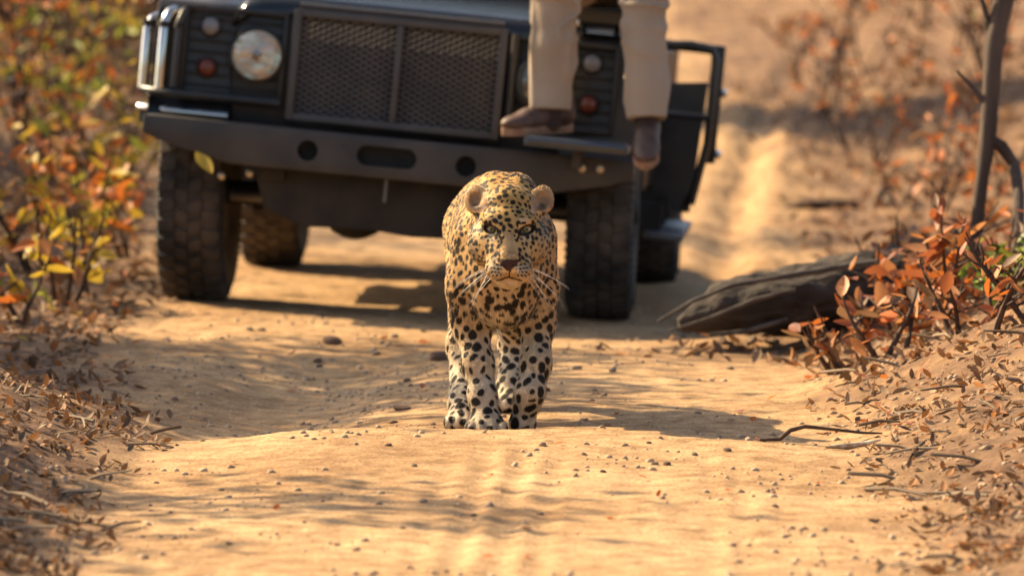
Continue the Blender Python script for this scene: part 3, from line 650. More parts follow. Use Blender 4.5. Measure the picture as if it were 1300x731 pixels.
# frame for colouring
W = V + np.array((-.03, 15.2, 0)); 
tri = np.concatenate([Q[:, [0, 1, 2]], Q[:, [0, 2, 3]]]); fn = np.cross(V[tri[:, 1]] - V[tri[:, 0]], V[tri[:, 2]] - V[tri[:, 0]]); far = np.linalg.norm(fn, axis=1) / 2
NV = np.zeros_like(V)
for i in range(3):
    for c in range(3): NV[:, c] += np.bincount(tri[:, i], fn[:, c], len(V))
NV /= np.linalg.norm(NV, axis=1)[:, None] + 1e-9
def head_abc(p): return p[:, 0] - HX, HY - p[:, 1], p[:, 2] - HZ
def spacing(p):
    """(spacing, radius, ring) of the spots by region"""
    a, b, c = head_abc(p); leg = ss(.34, .24, p[:, 2]); hd_ = ss(-.09, -.03, b) * (c > -.14)
    neck = ss(15.2, 14.95, p[:, 1]); flank = ss(15.15, 15.35, p[:, 1]) * ss(.36, .42, p[:, 2])
    sp = .0200 + .0056 * leg + .006 * flank; rd = .0088 + .0018 * leg + .0032 * flank
    sp = sp * (1 - hd_) + .0158 * hd_; rd = rd * (1 - hd_) + .0072 * hd_
    fc = hd_ * ss(.03, .07, b); sp = sp - .0026 * fc; rd = rd - .0012 * fc
    ch = neck * (1 - hd_) * ss(.45, .36, p[:, 2]) * (1 - leg); sp = sp + .002 * ch; rd = rd + .0012 * ch
    return sp, rd, flank
def plain(p):
    """where the coat carries no spots"""
    a, b, c = head_abc(p); m = b > .03
    m1 = m & (np.abs(a) < .012 + .013 * ss(-.01, -.06, c)) & (c < -.004) & (c > -.110)
    m2 = m & (c < -.084) & (np.abs(a) < .052); m3 = m & (np.abs(np.abs(a) - .048) < .022) & (np.abs(c) < .014)
    er = (c > .042) & (np.abs(a) > .062) & (b > -.06) & (b < .06)
    return m1 | m2 | m3 | er
Sp, Rd, Fl = spacing(W); order = rng.permutation(len(W))[:60000]; cen = []; ok = ~plain(W)
grid = {}
for i in order:
    if not ok[i]: continue
    p = W[i]; sp = Sp[i]; k = tuple((p // .05).astype(int)); bad = False
    for dx in (-1, 0, 1):
        for dy in (-1, 0, 1):
            for dz in (-1, 0, 1):
                for j in grid.get((k[0] + dx, k[1] + dy, k[2] + dz), ()):
                    if np.sum((W[j] - p) ** 2) < (sp * .5 + Sp[j] * .5) ** 2: bad = True; break
                if bad: break
            if bad: break
        if bad: break
    if not bad: grid.setdefault(k, []).append(i); cen.append(i)
cen = np.array(cen); CP = W[cen]; CN = NV[cen]; CR = Rd[cen] * (.66 + .72 * rng.random(len(cen))); CF = (Fl[cen] > .5) & (CP[:, 1] > 15.6)
# long axis of every spot, down the limbs and along the body
ax_ = np.zeros_like(CP); lg = CP[:, 2] < .36; ax_[lg] = (0, 0, 1); ax_[~lg] = (0, .9, -.45); ax_ = ax_ + .55 * rng.normal(size=ax_.shape)
ax_ -= CN * np.sum(ax_ * CN, 1)[:, None]; ax_ /= np.linalg.norm(ax_, axis=1)[:, None] + 1e-9; CE = .78 + .45 * rng.random(len(cen))
from mathutils.kdtree import KDTree
kd = KDTree(len(CP))
for i, p in enumerate(CP): kd.insert(p, i)
kd.balance()
def spots(p):
    wv = np.stack([n3(p, 150 + i) for i in range(3)], 1) * .0011 + np.stack([n3(p + i, 70) for i in range(3)], 1) * (.0009 + .0007 * ss(.36, .26, p[:, 2]))[:, None]; q = p + wv; out = np.zeros(len(p))
    for t, pt in enumerate(q):
        for _, j, d in kd.find_n(pt, 2):
            if d > .032: continue
            dv = pt - CP[j]; al = dv @ ax_[j]; pe = math.sqrt(max(d * d - al * al, 0)); r = CR[j]; dd = math.hypot(al / CE[j] * .82, pe * CE[j] * 1.05) / r
            if CF[j]:
                g = math.sin(3 * math.atan2(al, pe) + j) ; v = max(0, 1 - abs(dd - .95) / .42) * (1 if g > -.55 else .25); v = min(1, v * 1.8)
            else: v = min(1, max(0, (1.12 - dd) / .25))
            if v > out[t]: out[t] = v
    return out
def seg_d(a, c, p0, p1):
    d = np.array(p1) - p0; t = np.clip(((a - p0[0]) * d[0] + (c - p0[1]) * d[1]) / (d @ d), 0, 1); return np.hypot(a - p0[0] - t * d[0], c - p0[1] - t * d[1])
def coat(p, n):
    a, b, c = head_abc(p); A = np.abs(a); z = p[:, 2]
    gold = np.array((.64, .38, .115)); tan = np.array((.70, .455, .205)); cream = np.array((.86, .74, .55))
    back = ss(.45, .66, z)[:, None]; col = tan * (1 - back) + gold * back
    under = np.clip(ss(.1, -.75, n[:, 2]) * ss(.42, .30, z) + .85 * ss(.20, .07, z) + .55 * ss(.34, .22, z), 0, .9)
    inner = ss(.35, .8, np.where(p[:, 0] < -.02, n[:, 0], -n[:, 0])) * ss(.33, .28, z); under = np.maximum(under, inner * .9)
    col = col * (1 - under[:, None]) + cream * under[:, None]
    ch_ = .6 * ss(.075, .02, np.abs(p[:, 0] + .018)) * ss(.26, .30, z) * ss(.50, .42, z) * ss(15.1, 14.98, p[:, 1]) * (b < .0); col = col * (1 - ch_[:, None]) + cream * ch_[:, None]
    head = (b > -.06) & (c > -.16)
    face = ss(-.02, .03, b)
    def put(m, q): nonlocal col; col = col * (1 - m[:, None]) + np.array(q) * m[:, None]
    # pale chin, lips, cheeks and the light strokes above and under the eyes
    put(face * ss(-.128, -.140, c) * ss(.075, .03, A) * .8, (.78, .68, .54)); put(face * ss(.018, .026, A) * ss(.060, .050, A) * ss(-.086, -.098, c) * ss(-.145, -.13, c) * .75, (.74, .60, .42))
    put(face * np.exp(-(((A - .040) / .016) ** 2 + ((c - .025) / .007) ** 2)) * .9, (.76, .60, .40)); put(face * np.exp(-(((A - .050) / .018) ** 2 + ((c + .022) / .007) ** 2)) * .8, (.76, .60, .42))
    put(face * ss(.080, .098, A) * ss(.045, .0, c) * .5, (.74, .60, .42))
    put(face * ss(.05, .07, b) * ss(.024, .008, A) * ss(.012, -.012, c) * ss(-.098, -.08, c) * .6, (.48, .32, .18))
    s = np.clip(spots(p) * 1.15, 0, 1) * (~plain(p)); dark = np.array((.009, .007, .006))
    col = col * (.90 + .14 * n3(p, 45)[:, None] * .5)
    col = col * (1 - s[:, None] * .97) + dark * s[:, None] * .97
    # face marks: eye liner, tear line, whisker rows, mouth, nose
    ff = ss(.03, .05, b)
    for sg in (-1, 1):
        aa = a * sg
        dl = np.abs(np.hypot((aa - .048) / 1.75, (c + .001 - (aa - .048) * .25)) - .0112); put(ff * ss(.0048, .0026, dl), dark)
        put(ff * ss(.0042, .0025, seg_d(aa, c, (.030, -.008), (.021, -.028))), dark); put(ff * ss(.005, .003, seg_d(aa, c, (.068, .004), (.084, -.004))), dark)
        for r0, (c0, sl_) in enumerate(((-.094, .10), (-.103, -.02), (-.112, -.12), (-.120, -.20))):
            d = seg_d(aa, c, (.021, c0), (.050, c0 + .028 * sl_ + .004)); m = (np.sin(aa * 620 + r0 * 1.9) > -.45); put(ff * ss(.0034, .0018, d) * m, dark)
        put(ff * ss(.0036, .0020, seg_d(aa, c, (.0, -.126), (.034, -.137))), (.03, .018, .014))
    put(ff * ss(.0026, .0014, seg_d(a, c, (.0, -.106), (.0, -.126))), (.03, .018, .014))
    nose = (b > .13) & (c > -.109) & (c < -.076) & (A < .025 - .020 * np.clip((-.088 - c) / .02, 0, 1)); put(nose * 1.0, (.055, .027, .021))
    # ears: fleshy cup with backlight and inner shade painted in, dark fold, pale tuft, black back
    er = (c > .042) & (A > .060) & (b > -.07) & (b < .07); e = er * 1.0; 
    put(e * .92, (.76, .50, .27)); put(e * ss(1.0, .4, np.hypot((A - .096) / .024, (c - .070) / .026)) * .55, (.50, .29, .155)); put(e * ss(1.0, .3, np.hypot((A - .088) / .020, (c - .056) / .013)) * .75, (.12, .06, .035)); put(e * ss(.4, .1, np.hypot((A - .070) / .03, (c - .060) / .025)) * .7, (.66, .52, .38))
    put(e * (n[:, 1] > .25), dark * 1.5)
    return np.clip(col, .005, .95)
col = coat(W, NV)
fur_skin = attr_mat('leopard coat', 'coat', .75, spec=.2); fur_hair = attr_mat('leopard hair', 'coat', .5, .32, True, .35)
for m_ in (fur_skin, fur_hair): b_ = m_.node_tree.nodes['Principled BSDF']; b_.inputs['Sheen Weight'].default_value = .12; b_.inputs['Sheen Roughness'].default_value = .35; b_.inputs['Sheen Tint'].default_value = (1, .9, .75, 1)
me = np_mesh('body', V, Q, fur_skin); set_col(me, 'coat', col); body = new_obj('body', me, leo)
# short fur
dens = np.where(True, 1, 1) * (1 + 1.6 * ss(15.05, 14.85, W[tri[:, 0], 1])) * np.where(W[tri[:, 0], 1] > 15.7, .35, 1); pr = far * dens; pr /= pr.sum()
NF = 190000; ti = rng.choice(len(tri), NF, p=pr); r1 = np.sqrt(rng.random(NF)); r2 = rng.random(NF); bw = np.stack([1 - r1, r1 * (1 - r2), r1 * r2], 1)
rp_ = np.einsum('ij,ijk->ik', bw, W[tri[ti]]); rn = np.einsum('ij,ijk->ik', bw, NV[tri[ti]]); rn /= np.linalg.norm(rn, axis=1)[:, None]
a, b, c = head_abc(rp_); A = np.abs(a)
keep = ~((b > .02) & (((np.abs(A - .048) < .024) & (np.abs(c) < .015)) | ((b > .135) & (A < .024) & (c > -.110) & (c < -.075)))); rp_, rn = rp_[keep], rn[keep]; a, b, c = head_abc(rp_); A = np.abs(a)
leg = ss(.38, .28, rp_[:, 2])[:, None]; hd_ = (ss(-.06, .0, b) * (c > -.15))[:, None]
dr = np.array((0, .8, -.55)) * (1 - leg) + np.array((0, .1, -1.0)) * leg
fl_ = np.stack([a * 1.4, np.full_like(a, .05), (c + .06)], 1); fl_ /= np.linalg.norm(fl_, axis=1)[:, None] + 1e-6; dr = dr * (1 - hd_) + fl_ * hd_ + .22 * rng.normal(size=rp_.shape)
dr -= rn * np.sum(dr * rn, 1)[:, None]; dr /= np.linalg.norm(dr, axis=1)[:, None] + 1e-6
ln = .0085 - .0045 * hd_[:, 0] * ss(-.10, -.04, c) + .010 * ss(.42, .33, rp_[:, 2]) * ss(.2, .26, rp_[:, 2]) * ss(0, -.6, rn[:, 2]); ln = ln * (.7 + .6 * rng.random(len(ln))) + .006 * hd_[:, 0] * ss(.075, .09, A) * ss(.04, .0, c) * ss(-.12, -.06, c)
ear_ = (c > .042) & (A > .06) & (b > -.07) & (b < .06); ln = np.where(ear_, .006 + .007 * rng.random(len(ln)), ln); lift = .45 + .25 * rng.random(len(ln)) + .9 * ear_ * rng.random(len(ln)); d1 = dr + rn * lift[:, None]; d1 /= np.linalg.norm(d1, axis=1)[:, None]; d2 = dr + rn * (lift * .35)[:, None]; d2 /= np.linalg.norm(d2, axis=1)[:, None]
fcol = coat(rp_ + .003 * rn + dr * (ln * .55)[:, None], rn) * (1 + .16 * n3(rp_ * np.array((1, .45, .45)), 260))[:, None].clip(.6, 1.4) * (.86 + .3 * rng.random(len(rp_)))[:, None]
sd_ = np.cross(dr, rn); wd = (.00075 + .0004 * rng.random(len(ln)))[:, None]; l_ = ln[:, None]
off = np.array((.03, -15.2, 0)); p0 = rp_ + off - rn * .0008; p1 = p0 + d1 * l_ * .5; p2 = p1 + d2 * l_ * .5
FV = np.stack([p0 - sd_ * wd, p0 + sd_ * wd, p1 - sd_ * wd * .8, p1 + sd_ * wd * .8, p2], 1).reshape(-1, 3); b0 = np.arange(len(ln))[:, None] * 5
FT = np.concatenate([b0 + [0, 1, 3], b0 + [0, 3, 2], b0 + [2, 3, 4]]).astype(np.int32)
me = np_mesh('fur', FV, FT, fur_hair); set_col(me, 'coat', np.repeat(fcol, 5, 0))
at = me.attributes.new('nrm', 'FLOAT_VECTOR', 'POINT'); nn = rn + .25 * dr + .18 * rng.normal(size=rn.shape); nn /= np.linalg.norm(nn, axis=1)[:, None]; at.data.foreach_set('vector', np.repeat(nn, 5, 0).astype(np.float32).ravel())
fur = new_obj('fur', me, leo); fur['kind'] = 'stuff'
# eyes
eye_m = bpy.data.materials.new('leopard eye'); eye_m.use_nodes = True; N = eye_m.node_tree.nodes; K = eye_m.node_tree.links; bs = N['Principled BSDF']; bs.inputs['Roughness'].default_value = .05; bs.inputs['Coat Weight'].default_value = .6
aa = N.new('ShaderNodeAttribute'); aa.attribute_name = 'iris'; K.new(aa.outputs['Color'], bs.inputs['Base Color'])
for s in (-1, 1):
    mb = MB(); n, m = 28, 20; r = .0180
    vv = [(0, 0, 0)]; vs_ = []; cs_ = []
    for i in range(m + 1):
        th = math.pi * i / m
        for k in range(n):
            ph = 2 * math.pi * k / n; vs_.append((r * math.sin(th) * math.cos(ph), -r * math.cos(th), r * math.sin(th) * math.sin(ph)))
            cs_.append((.004, .004, .004) if th < .26 else ((.66, .50, .24) if th < .62 else ((.48, .32, .11) if th < .78 else ((.03, .02, .012) if th < .92 else (.10, .06, .04)))))
    fs_ = [(i * n + k, i * n + (k + 1) % n, (i + 1) * n + (k + 1) % n, (i + 1) * n + k) for i in range(m) for k in range(n)]
    em = np_mesh('eye', vs_, fs_, eye_m); set_col(em, 'iris', np.array(cs_)); o = new_obj('eye', em, leo)
    o.location = hp(s * .0475, .070, -.002); o.rotation_euler = (R(-2), 0, R(s * 3))
# whiskers
wh_m = mat('whisker', (.85, .80, .70), .4)
for s in (-1, 1):
    for k in range(9):
        row = k % 3; st = hp(s * (.036 + .010 * (k // 3)), .142 - .010 * (k // 3), -.100 - .008 * row)
        le = .085 + .05 * random.random(); an = R(-8 - 17 * row - 6 * (k // 3) + random.uniform(-6, 6)); dirv = np.array((s * math.cos(an), -.18 + .12 * random.random(), math.sin(an)))
        pts = [st + dirv * le * t + np.array((0, .015, -.022)) * t * t * (le / .1) for t in np.linspace(0, 1, 7)]
        MB().tube(pts, [.00065 * (1 - .8 * t) for t in np.linspace(0, 1, 7)], 5).build('whisker', wh_m, leo)
# tail, hanging behind the hind legs
tp_ = [lr(-.08, 15.86, .60), lr(-.085, 15.97, .57), lr(-.09, 16.05, .47), lr(-.10, 16.09, .34), lr(-.10, 16.14, .22), lr(-.10, 16.24, .14), lr(-.10, 16.36, .15)]
MB().tube(tp_, [.04, .034, .029, .027, .026, .026, .02], 14).build('tail', mat('tail fur', (.5, .33, .15), .8, col2=(.02, .015, .012), scale=30, lo=.5, hi=.56), leo)
# ------------------------------------------------------------------ plants, wood, stones, leaves
def leaf_geo(wd=.5, fold=.25, curl=.25):
    t = [0, .18, .42, .68, .88, 1.0]; hw = [0.02, .62, 1.0, .80, .40, .0]; v = []; f = []
    for i, (y, h) in enumerate(zip(t, hw)):
        zc_ = curl * (y * y) - .02; v += [(-h * wd / 2, y, zc_ + fold * h * wd / 2), (0, y, zc_), (h * wd / 2, y, zc_ + fold * h * wd / 2)]
    for i in range(5):
        a = i * 3; f += [(a, a + 1, a + 4, a + 3), (a + 1, a + 2, a + 5, a + 4)]
    return np.array(v), np.array(f)
LG = [leaf_geo(.62, .25, .15), leaf_geo(.5, .5, .35), leaf_geo(.72, .15, -.2)]
LM = {}
def leaf_mesh(k, m):
    if (k, m) not in LM: LM[k, m] = np_mesh('leaf', *LG[k], MT[m])
    return LM[k, m]
def branch(p, d, ln, bend, n=7):
    pts = [Vector(p)]; d = Vector(d).normalized()
    for i in range(n): pts.append(pts[-1] + d * ln / n); d = (d + Vector((random.uniform(-bend, bend), random.uniform(-bend, bend), random.uniform(-bend * .6, bend)))).normalized()
    return pts
def shrub(x, y, h, stems, nleaf, pal, label, name='leafy_shrub', size=(.06, .115), spread=.5, group=None, sink=.02):
    z = tz(x, y); t = thing(name, label, 'shrub', (x, y, z), group=group); tips = []
    for s in range(stems):
        a = random.uniform(0, 6.28); d = (math.cos(a) * spread, math.sin(a) * spread * .8, 1)
        pts = branch((random.uniform(-.06, .06), random.uniform(-.06, .06), -sink), d, h * random.uniform(.7, 1.1), .16)
        st = MB().tube(pts, [.011 * (1 - .75 * i / 7) for i in range(8)], 6).build('stem', MT['twig'], t); tips += pts[3:]
        for q in range(3):
            b = random.choice(pts[2:6]); a = random.uniform(0, 6.28); pt = branch(b, (math.cos(a), math.sin(a), .5), h * .32, .2, 4)
            MB().tube(pt, [.005, .004, .0035, .003, .002], 5).build('twig', MT['twig'], st); tips += pt[1:]
    for k in range(nleaf):
        p = random.choice(tips); m = random.choice(pal); o = new_obj('leaf', leaf_mesh(random.randrange(3), m), t)
        s = random.uniform(*size); o.location = p + Vector((random.gauss(0, .012), random.gauss(0, .012), random.gauss(0, .012))); o.scale = (s * random.uniform(.6, 1.05), s, s * random.uniform(.4, 2.4))
        o.rotation_euler = (random.uniform(-1.4, .6), random.uniform(-.8, .8), random.uniform(0, 6.28))
    return t
def seedlings(spots, pal, label, group, hs, nl, size, name):
    for (px, Y) in spots: shrub((px - 650) / FPX * Y, Y, random.uniform(*hs), 3, nl, pal, label, name, size, .55, group)
seedlings([(1000, 20.0), (1050, 20.8), (1105, 21.5), (1150, 22.5), (1075, 16.7), (1135, 16.5), (1235, 16.2), (1285, 15.7), (1185, 23.5), (1245, 21.0), (1120, 19.3), (1270, 18.2), (1190, 16.9), (1255, 24.5), (1130, 27.0), (1215, 28.0), (1265, 26.5), (1160, 18.1)], ['orange', 'peach', 'rust', 'dry', 'dry'], 'low seedling with orange and rust leaves on the littered right bank', 'seedlings on the right bank', (.18, .34), 26, (.05, .09), 'seedling')
seedlings([(20, 22.5), (65, 23.5), (110, 20.6), (150, 22.8), (45, 25.0), (90, 27.0), (160, 27.5), (15, 29.0), (130, 30.5), (70, 19.6)], ['yellow', 'yellow', 'orange', 'dry', 'peach'], 'low seedling with bright yellow leaves on the left verge', 'seedlings on the left verge', (.35, .8), 30, (.06, .11), 'seedling')
seedlings([(1040, 33), (1100, 36), (1160, 34), (1220, 37), (1280, 35), (1010, 38), (1180, 40), (1250, 31), (1290, 28), (1120, 30), (985, 41), (1060, 39)], ['dry', 'dry', 'orange', 'rust', 'dry'], 'dry brown brush with sparse leaves on the rising sandy slope', 'brush on the sandy slope', (.4, .8), 34, (.06, .10), 'dry_brush')
# left verge: yellowing saplings
Yp = ['yellow', 'yellow', 'lime', 'yellow', 'orange', 'lime', 'dry']
for (px, Y, h, ns, nl, pal, lab) in (
    (40, 21.0, .62, 4, 60, ['yellow', 'orange', 'yellow', 'peach', 'dry'], 'sapling with mixed yellow and orange leaves at the foot of the left verge'),
    (120, 24.5, .85, 5, 70, Yp, 'sapling with bright yellow leaves on the verge beside the chromed lamp bars'),
    (30, 26.5, 1.15, 5, 80, ['orange', 'yellow', 'orange', 'lime', 'dry'], 'tall sapling with large orange leaves on the shaded verge'),
    (165, 29.0, .95, 5, 70, ['lime', 'yellow', 'lime', 'dry'], 'sapling with yellow-green leaves behind the front wing of the vehicle'),
    (75, 31.0, 1.25, 6, 90, ['lime', 'yellow', 'dry', 'dry', 'orange'], 'thin dry sapling with few lime leaves far up the verge'),
    (95, 22.0, .55, 4, 60, ['yellow', 'lime', 'peach', 'orange'], 'low sapling of yellow and peach leaves on the verge level with the front wheel'),
    (150, 26.0, .8, 5, 70, ['yellow', 'yellow', 'orange', 'lime'], 'golden leaved sapling just behind the chromed lamp bars'),
    (60, 28.0, 1.1, 6, 90, ['yellow', 'lime', 'orange', 'dry'], 'broad yellow and green sapling half way up the verge'),
    (8, 18.6, .45, 3, 34, ['yellow', 'lime', 'orange', 'dry'], 'low seedling with yellow leaves at the verge edge'),
    (15, 34, 1.3, 6, 90, ['dry', 'orange', 'rust'], 'tall rust leaved bush in the shade of the verge'),
    (130, 36, 1.3, 6, 90, ['dry', 'lime', 'rust', 'yellow'], 'olive and rust bush at the top of the verge')):
    shrub((px - 650) / FPX * Y, Y, h, ns, nl, pal, lab, 'sapling', group='saplings on the left verge')
# right bank
Op = ['orange', 'peach', 'rust', 'peach', 'orange']
for (px, Y, h, ns, nl, pal, lab) in (
    (1155, 17.7, .38, 5, 60, Op, 'dry shrub with pale orange curled leaves in front of the fallen log end'),
    (1085, 17.3, .22, 4, 34, ['peach', 'orange', 'dry'], 'small dry seedling with peach leaves against the fallen log'),
    (1215, 17.2, .34, 5, 55, ['rust', 'orange', 'peach', 'dry'], 'rust brown dry shrub at the foot of the dark tree'),
    (1190, 19.2, .50, 4, 45, ['orange', 'orange', 'rust'], 'bright orange leaved shrub behind the fallen log'),
    (1190, 25.5, .75, 4, 45, ['orange', 'rust', 'dry', 'orange'], 'scattered orange leaved sapling on the far sandy slope'),
    (1080, 31.0, .70, 4, 45, ['orange', 'dry', 'dry'], 'thin sapling with few orange leaves beyond the sandy slope'),
    (1255, 33.0, 1.2, 5, 80, ['dry', 'orange', 'lime', 'dry'], 'olive and orange bush behind the dark tree')):
    shrub((px - 650) / FPX * Y, Y, h, ns, nl, pal, lab, 'dry_shrub', (.05, .095), group='dry shrubs on the right bank')
for (px, Y, h, nl, lab) in ((1280, 17.6, .30, 90, 'fresh green shrub at the foot of the dark tree'), (1285, 16.7, .20, 80, 'low green plant growing from the right bank below the green shrub')):
    shrub((px - 650) / FPX * Y, Y, h, 7, nl, ['green', 'green', 'lime'], lab, 'green_shrub', (.04, .06), .8)

def foliage(name, parent, clumps, n, size, mats, spread):
    """many small leaf faces in clumps, one part"""
    vs, fs, cs = [], [], []; lv, lf = LG[0]; lf = np.concatenate([lf[:, [0, 1, 2]], lf[:, [0, 2, 3]]]); o = 0
    for k in range(n):
        c = clumps[k % len(clumps)]; p = np.array(c) + rng.normal(size=3) * spread * np.array((1, 1, .7)); E = np.array(Euler(rng.random(3) * 6.28).to_matrix())
        vs.append(lv * (size * (.7 + .6 * rng.random())) @ E.T + p); fs.append(lf + o); o += len(lv); cs.append(np.tile(np.array(mats[rng.integers(len(mats))]) * (.8 + .4 * rng.random()), (len(lv), 1)))
    me = np_mesh(name, np.concatenate(vs), np.concatenate(fs), CROWN); set_col(me, 'tint', np.concatenate(cs)); ob = new_obj(name, me, parent); ob['kind'] = 'stuff'; return ob
CROWN = attr_mat('foliage', 'tint', .6, .3)
OL = [(.12, .13, .03), (.20, .17, .04), (.30, .20, .05), (.16, .11, .04)]
def tree(x, y, h, r, label, crown, nl, lean=(0, 0), name='tree', size=.07, spread=.2, bare=None, group=None):
    z = tz(x, y); t = thing(name, label, 'tree', (x, y, z), group=group)
    pts = [Vector((lean[0] * s + .05 * math.sin(5 * s + x), lean[1] * s, h * s - .06)) for s in np.linspace(0, 1, 10)]
    tk = MB().tube(pts, [r * (1.25 - .25 * min(i, 1)) * (1 - .6 * i / 9) for i in range(10)], 14).build('trunk', MT['bark'], t)
    cl = []
    for c in crown:
        b = pts[random.randrange(5, 9)]; e = Vector(c); m = b.lerp(e, .5) + Vector((random.gauss(0, .1), random.gauss(0, .1), .12))
        MB().tube([b, b.lerp(m, .5), m, m.lerp(e, .5), e], [r * .4, r * .32, r * .25, r * .16, r * .06], 7).build('limb', MT['bark'], tk); cl += [tuple(e), tuple(m.lerp(e, .5))]
    foliage('crown', t, cl, nl, size, OL, spread); return t
def blob(n, c, r): return [tuple(np.array(c) + rng.normal(size=3) * np.array(r) * .55) for _ in range(n)]
tree(-4.8, 19.4, 2.7, .10, 'thin leafy tree standing on the left verge beside the road', blob(18, (0, 0, 2.9), (1.2, 1.6, .5)), 5200, spread=.26, size=.085, group='shade trees along the road')
tree(-5.9, 15.3, 2.6, .09, 'slender leafy tree left of the road, short of the leopard', blob(14, (.4, -.3, 2.9), (.9, 1.0, .5)), 3000, spread=.24, size=.085, group='shade trees along the road')
tree(-7.6, 29.0, 4.0, .12, 'bushy tree on the verge left of the vehicle', blob(22, (0, 0, 4.4), (2.0, 2.2, .8)), 5500, spread=.32, size=.095, group='shade trees along the road')
tree(-5.7, 23.3, 2.8, .10, 'leafy tree on the verge level with the vehicle', blob(16, (0, 0, 3.0), (.9, 1.1, .5)), 1600, spread=.24, size=.085, group='shade trees along the road')
tree(-2.2, 35.4, 3.6, .14, 'leafy tree on the rising ground behind the vehicle', blob(22, (0, 0, 4.0), (1.5, 1.0, .6)), 6000, spread=.35, size=.11, group='shade trees along the road')
# dark forked tree on the right bank
bx_, by_ = 1.70, 18.9; bz_ = tz(bx_, by_); ft = thing('forked_tree', 'dark thin tree with a forked stem on the right bank', 'tree', (bx_, by_, bz_))
def rp2(px, py, Y=18.9): return P(px, py, Y) - Vector((bx_, by_, bz_))
fk = rp2(1254, 176)
t1 = MB().tube([rp2(1232, 345), rp2(1240, 290), rp2(1247, 225), fk], [.028, .024, .024, .030], 10).build('trunk', MT['bark'], ft)
MB().tube([fk, rp2(1258, 120), rp2(1262, 60), rp2(1275, -5), rp2(1290, -120), rp2(1300, -300), rp2(1290, -520)], [.030, .030, .034, .036, .034, .028, .02], 12).build('stem', MT['bark'], ft)
MB().tube([fk, rp2(1272, 186), rp2(1288, 210), rp2(1294, 250, 18.8), rp2(1292, 320, 18.7)], [.022, .022, .021, .02, .022], 9).build('stem', MT['bark'], ft)
for a, b in (((1262, 60), (1220, -80)), ((1256, 140), (1215, 90)), ((1275, -5), (1330, -90))): MB().tube([rp2(*a), rp2((a[0] + b[0]) / 2 + 3, (a[1] + b[1]) / 2), rp2(*b)], [.012, .009, .004], 7).build('branch', MT['bark'], t1)
foliage('crown', ft, [tuple(rp2(1290 + random.gauss(0, 80), -520 + random.gauss(0, 90), 18.9 + random.gauss(0, .4))) for _ in range(14)], 1200, .06, OL, .15)
tree(1.98, 20.0, 3.2, .085, 'stout brown tree trunk at the edge of the right bank', blob(12, (.4, .2, 3.6), (.9, .9, .5)), 1200, name='tree', lean=(.12, 0))
# far thicket along the top of the slope
for i in range(16):
    px = [30, 120, 75, 880, 930, 985, 1040, 1090, 1140, 1180, 1225, 1270, 1300, 10, 160, 1110][i]; Y = random.uniform(33, 38) if px < 300 else random.uniform(43, 50) + 8 * (px < 1020); x = (px - 650) / FPX * Y; z = tz(x, Y)
    t = thing('far_bush', ('%s thicket bush behind the saplings of the left verge' if px < 300 else '%s bush in the thicket at the top of the sandy slope') % ('dark olive' if i % 2 else 'brown and orange'), 'bush', (x, Y, z), group='thicket bushes behind the left verge' if px < 300 else 'bushes at the top of the slope')
    h = random.uniform(.7, 1.3) + .5 * (px < 300); cl = [(random.gauss(0, .35), random.gauss(0, .3), random.uniform(.15, h)) for _ in range(12)]
    for c in cl[:5]: MB().tube([(0, 0, -.03), (c[0] * .4, c[1] * .4, c[2] * .6), c], [.02, .014, .006], 6).build('stem', MT['twig'], t)
    foliage('crown', t, cl, 420 + 500 * (px < 300), .08, [(.07, .085, .025), (.11, .09, .03)] if i % 2 else [(.20, .11, .04), (.34, .15, .04), (.14, .09, .035)], .14)

# fallen log
lx, ly = .95, 18.35; lz = tz(lx, ly); lg = thing('fallen_log', 'dark weathered fallen log lying beside the right front wheel', 'log', (lx, ly, lz))
def lp_(px, py, Y): return P(px, py, Y) - Vector((lx, ly, lz))
def rough_tube(pts, rs, n, amp, seed):
    mb = MB(); fine = []; fr_ = []
    for i in range(len(pts) - 1):
        for t in np.linspace(0, 1, 8, endpoint=False): fine.append(Vector(pts[i]).lerp(Vector(pts[i + 1]), t)); fr_.append(rs[i] + (rs[i + 1] - rs[i]) * t)
    fine.append(Vector(pts[-1])); fr_.append(rs[-1]); mb.tube(fine, fr_, n); A_ = np.array([tuple(v) for v in mb.v]); cN = np.repeat(np.array([tuple(v) for v in fine]), n, 0); dv = A_ - cN
    rad = np.linalg.norm(dv, axis=1)[:, None]; k_ = 1 + amp * .8 * n3(A_ * np.array((.5, 1, 1)) + seed, 18)[:, None] + amp * .5 * n3(A_ + seed, 55)[:, None]; A_ = cN + dv * k_; mb.v = [tuple(v) for v in A_]; return mb
rough_tube([lp_(862, 412, 18.3), lp_(920, 392, 18.32), lp_(1000, 385, 18.35), lp_(1080, 372, 18.4), lp_(1150, 362, 18.5)], [.02, .085, .118, .125, .12], 36, .24, 1).build('trunk', MT['log'], lg)
for pts, rs in (([(835, 408), (880, 382), (930, 362), (1000, 350)], [.005, .008, .009, .010]), ([(850, 420), (900, 404), (960, 380), (1010, 368)], [.004, .006, .008, .008]), ([(1000, 350), (1060, 340), (1130, 330)], [.010, .012, .010]), ([(900, 425), (950, 420), (1000, 405)], [.006, .008, .008])):
    rough_tube([lp_(a, b, 18.18 + .0004 * (a - 900)) for a, b in pts], rs, 12, .12, 5).build('root', MT['grey'], lg)
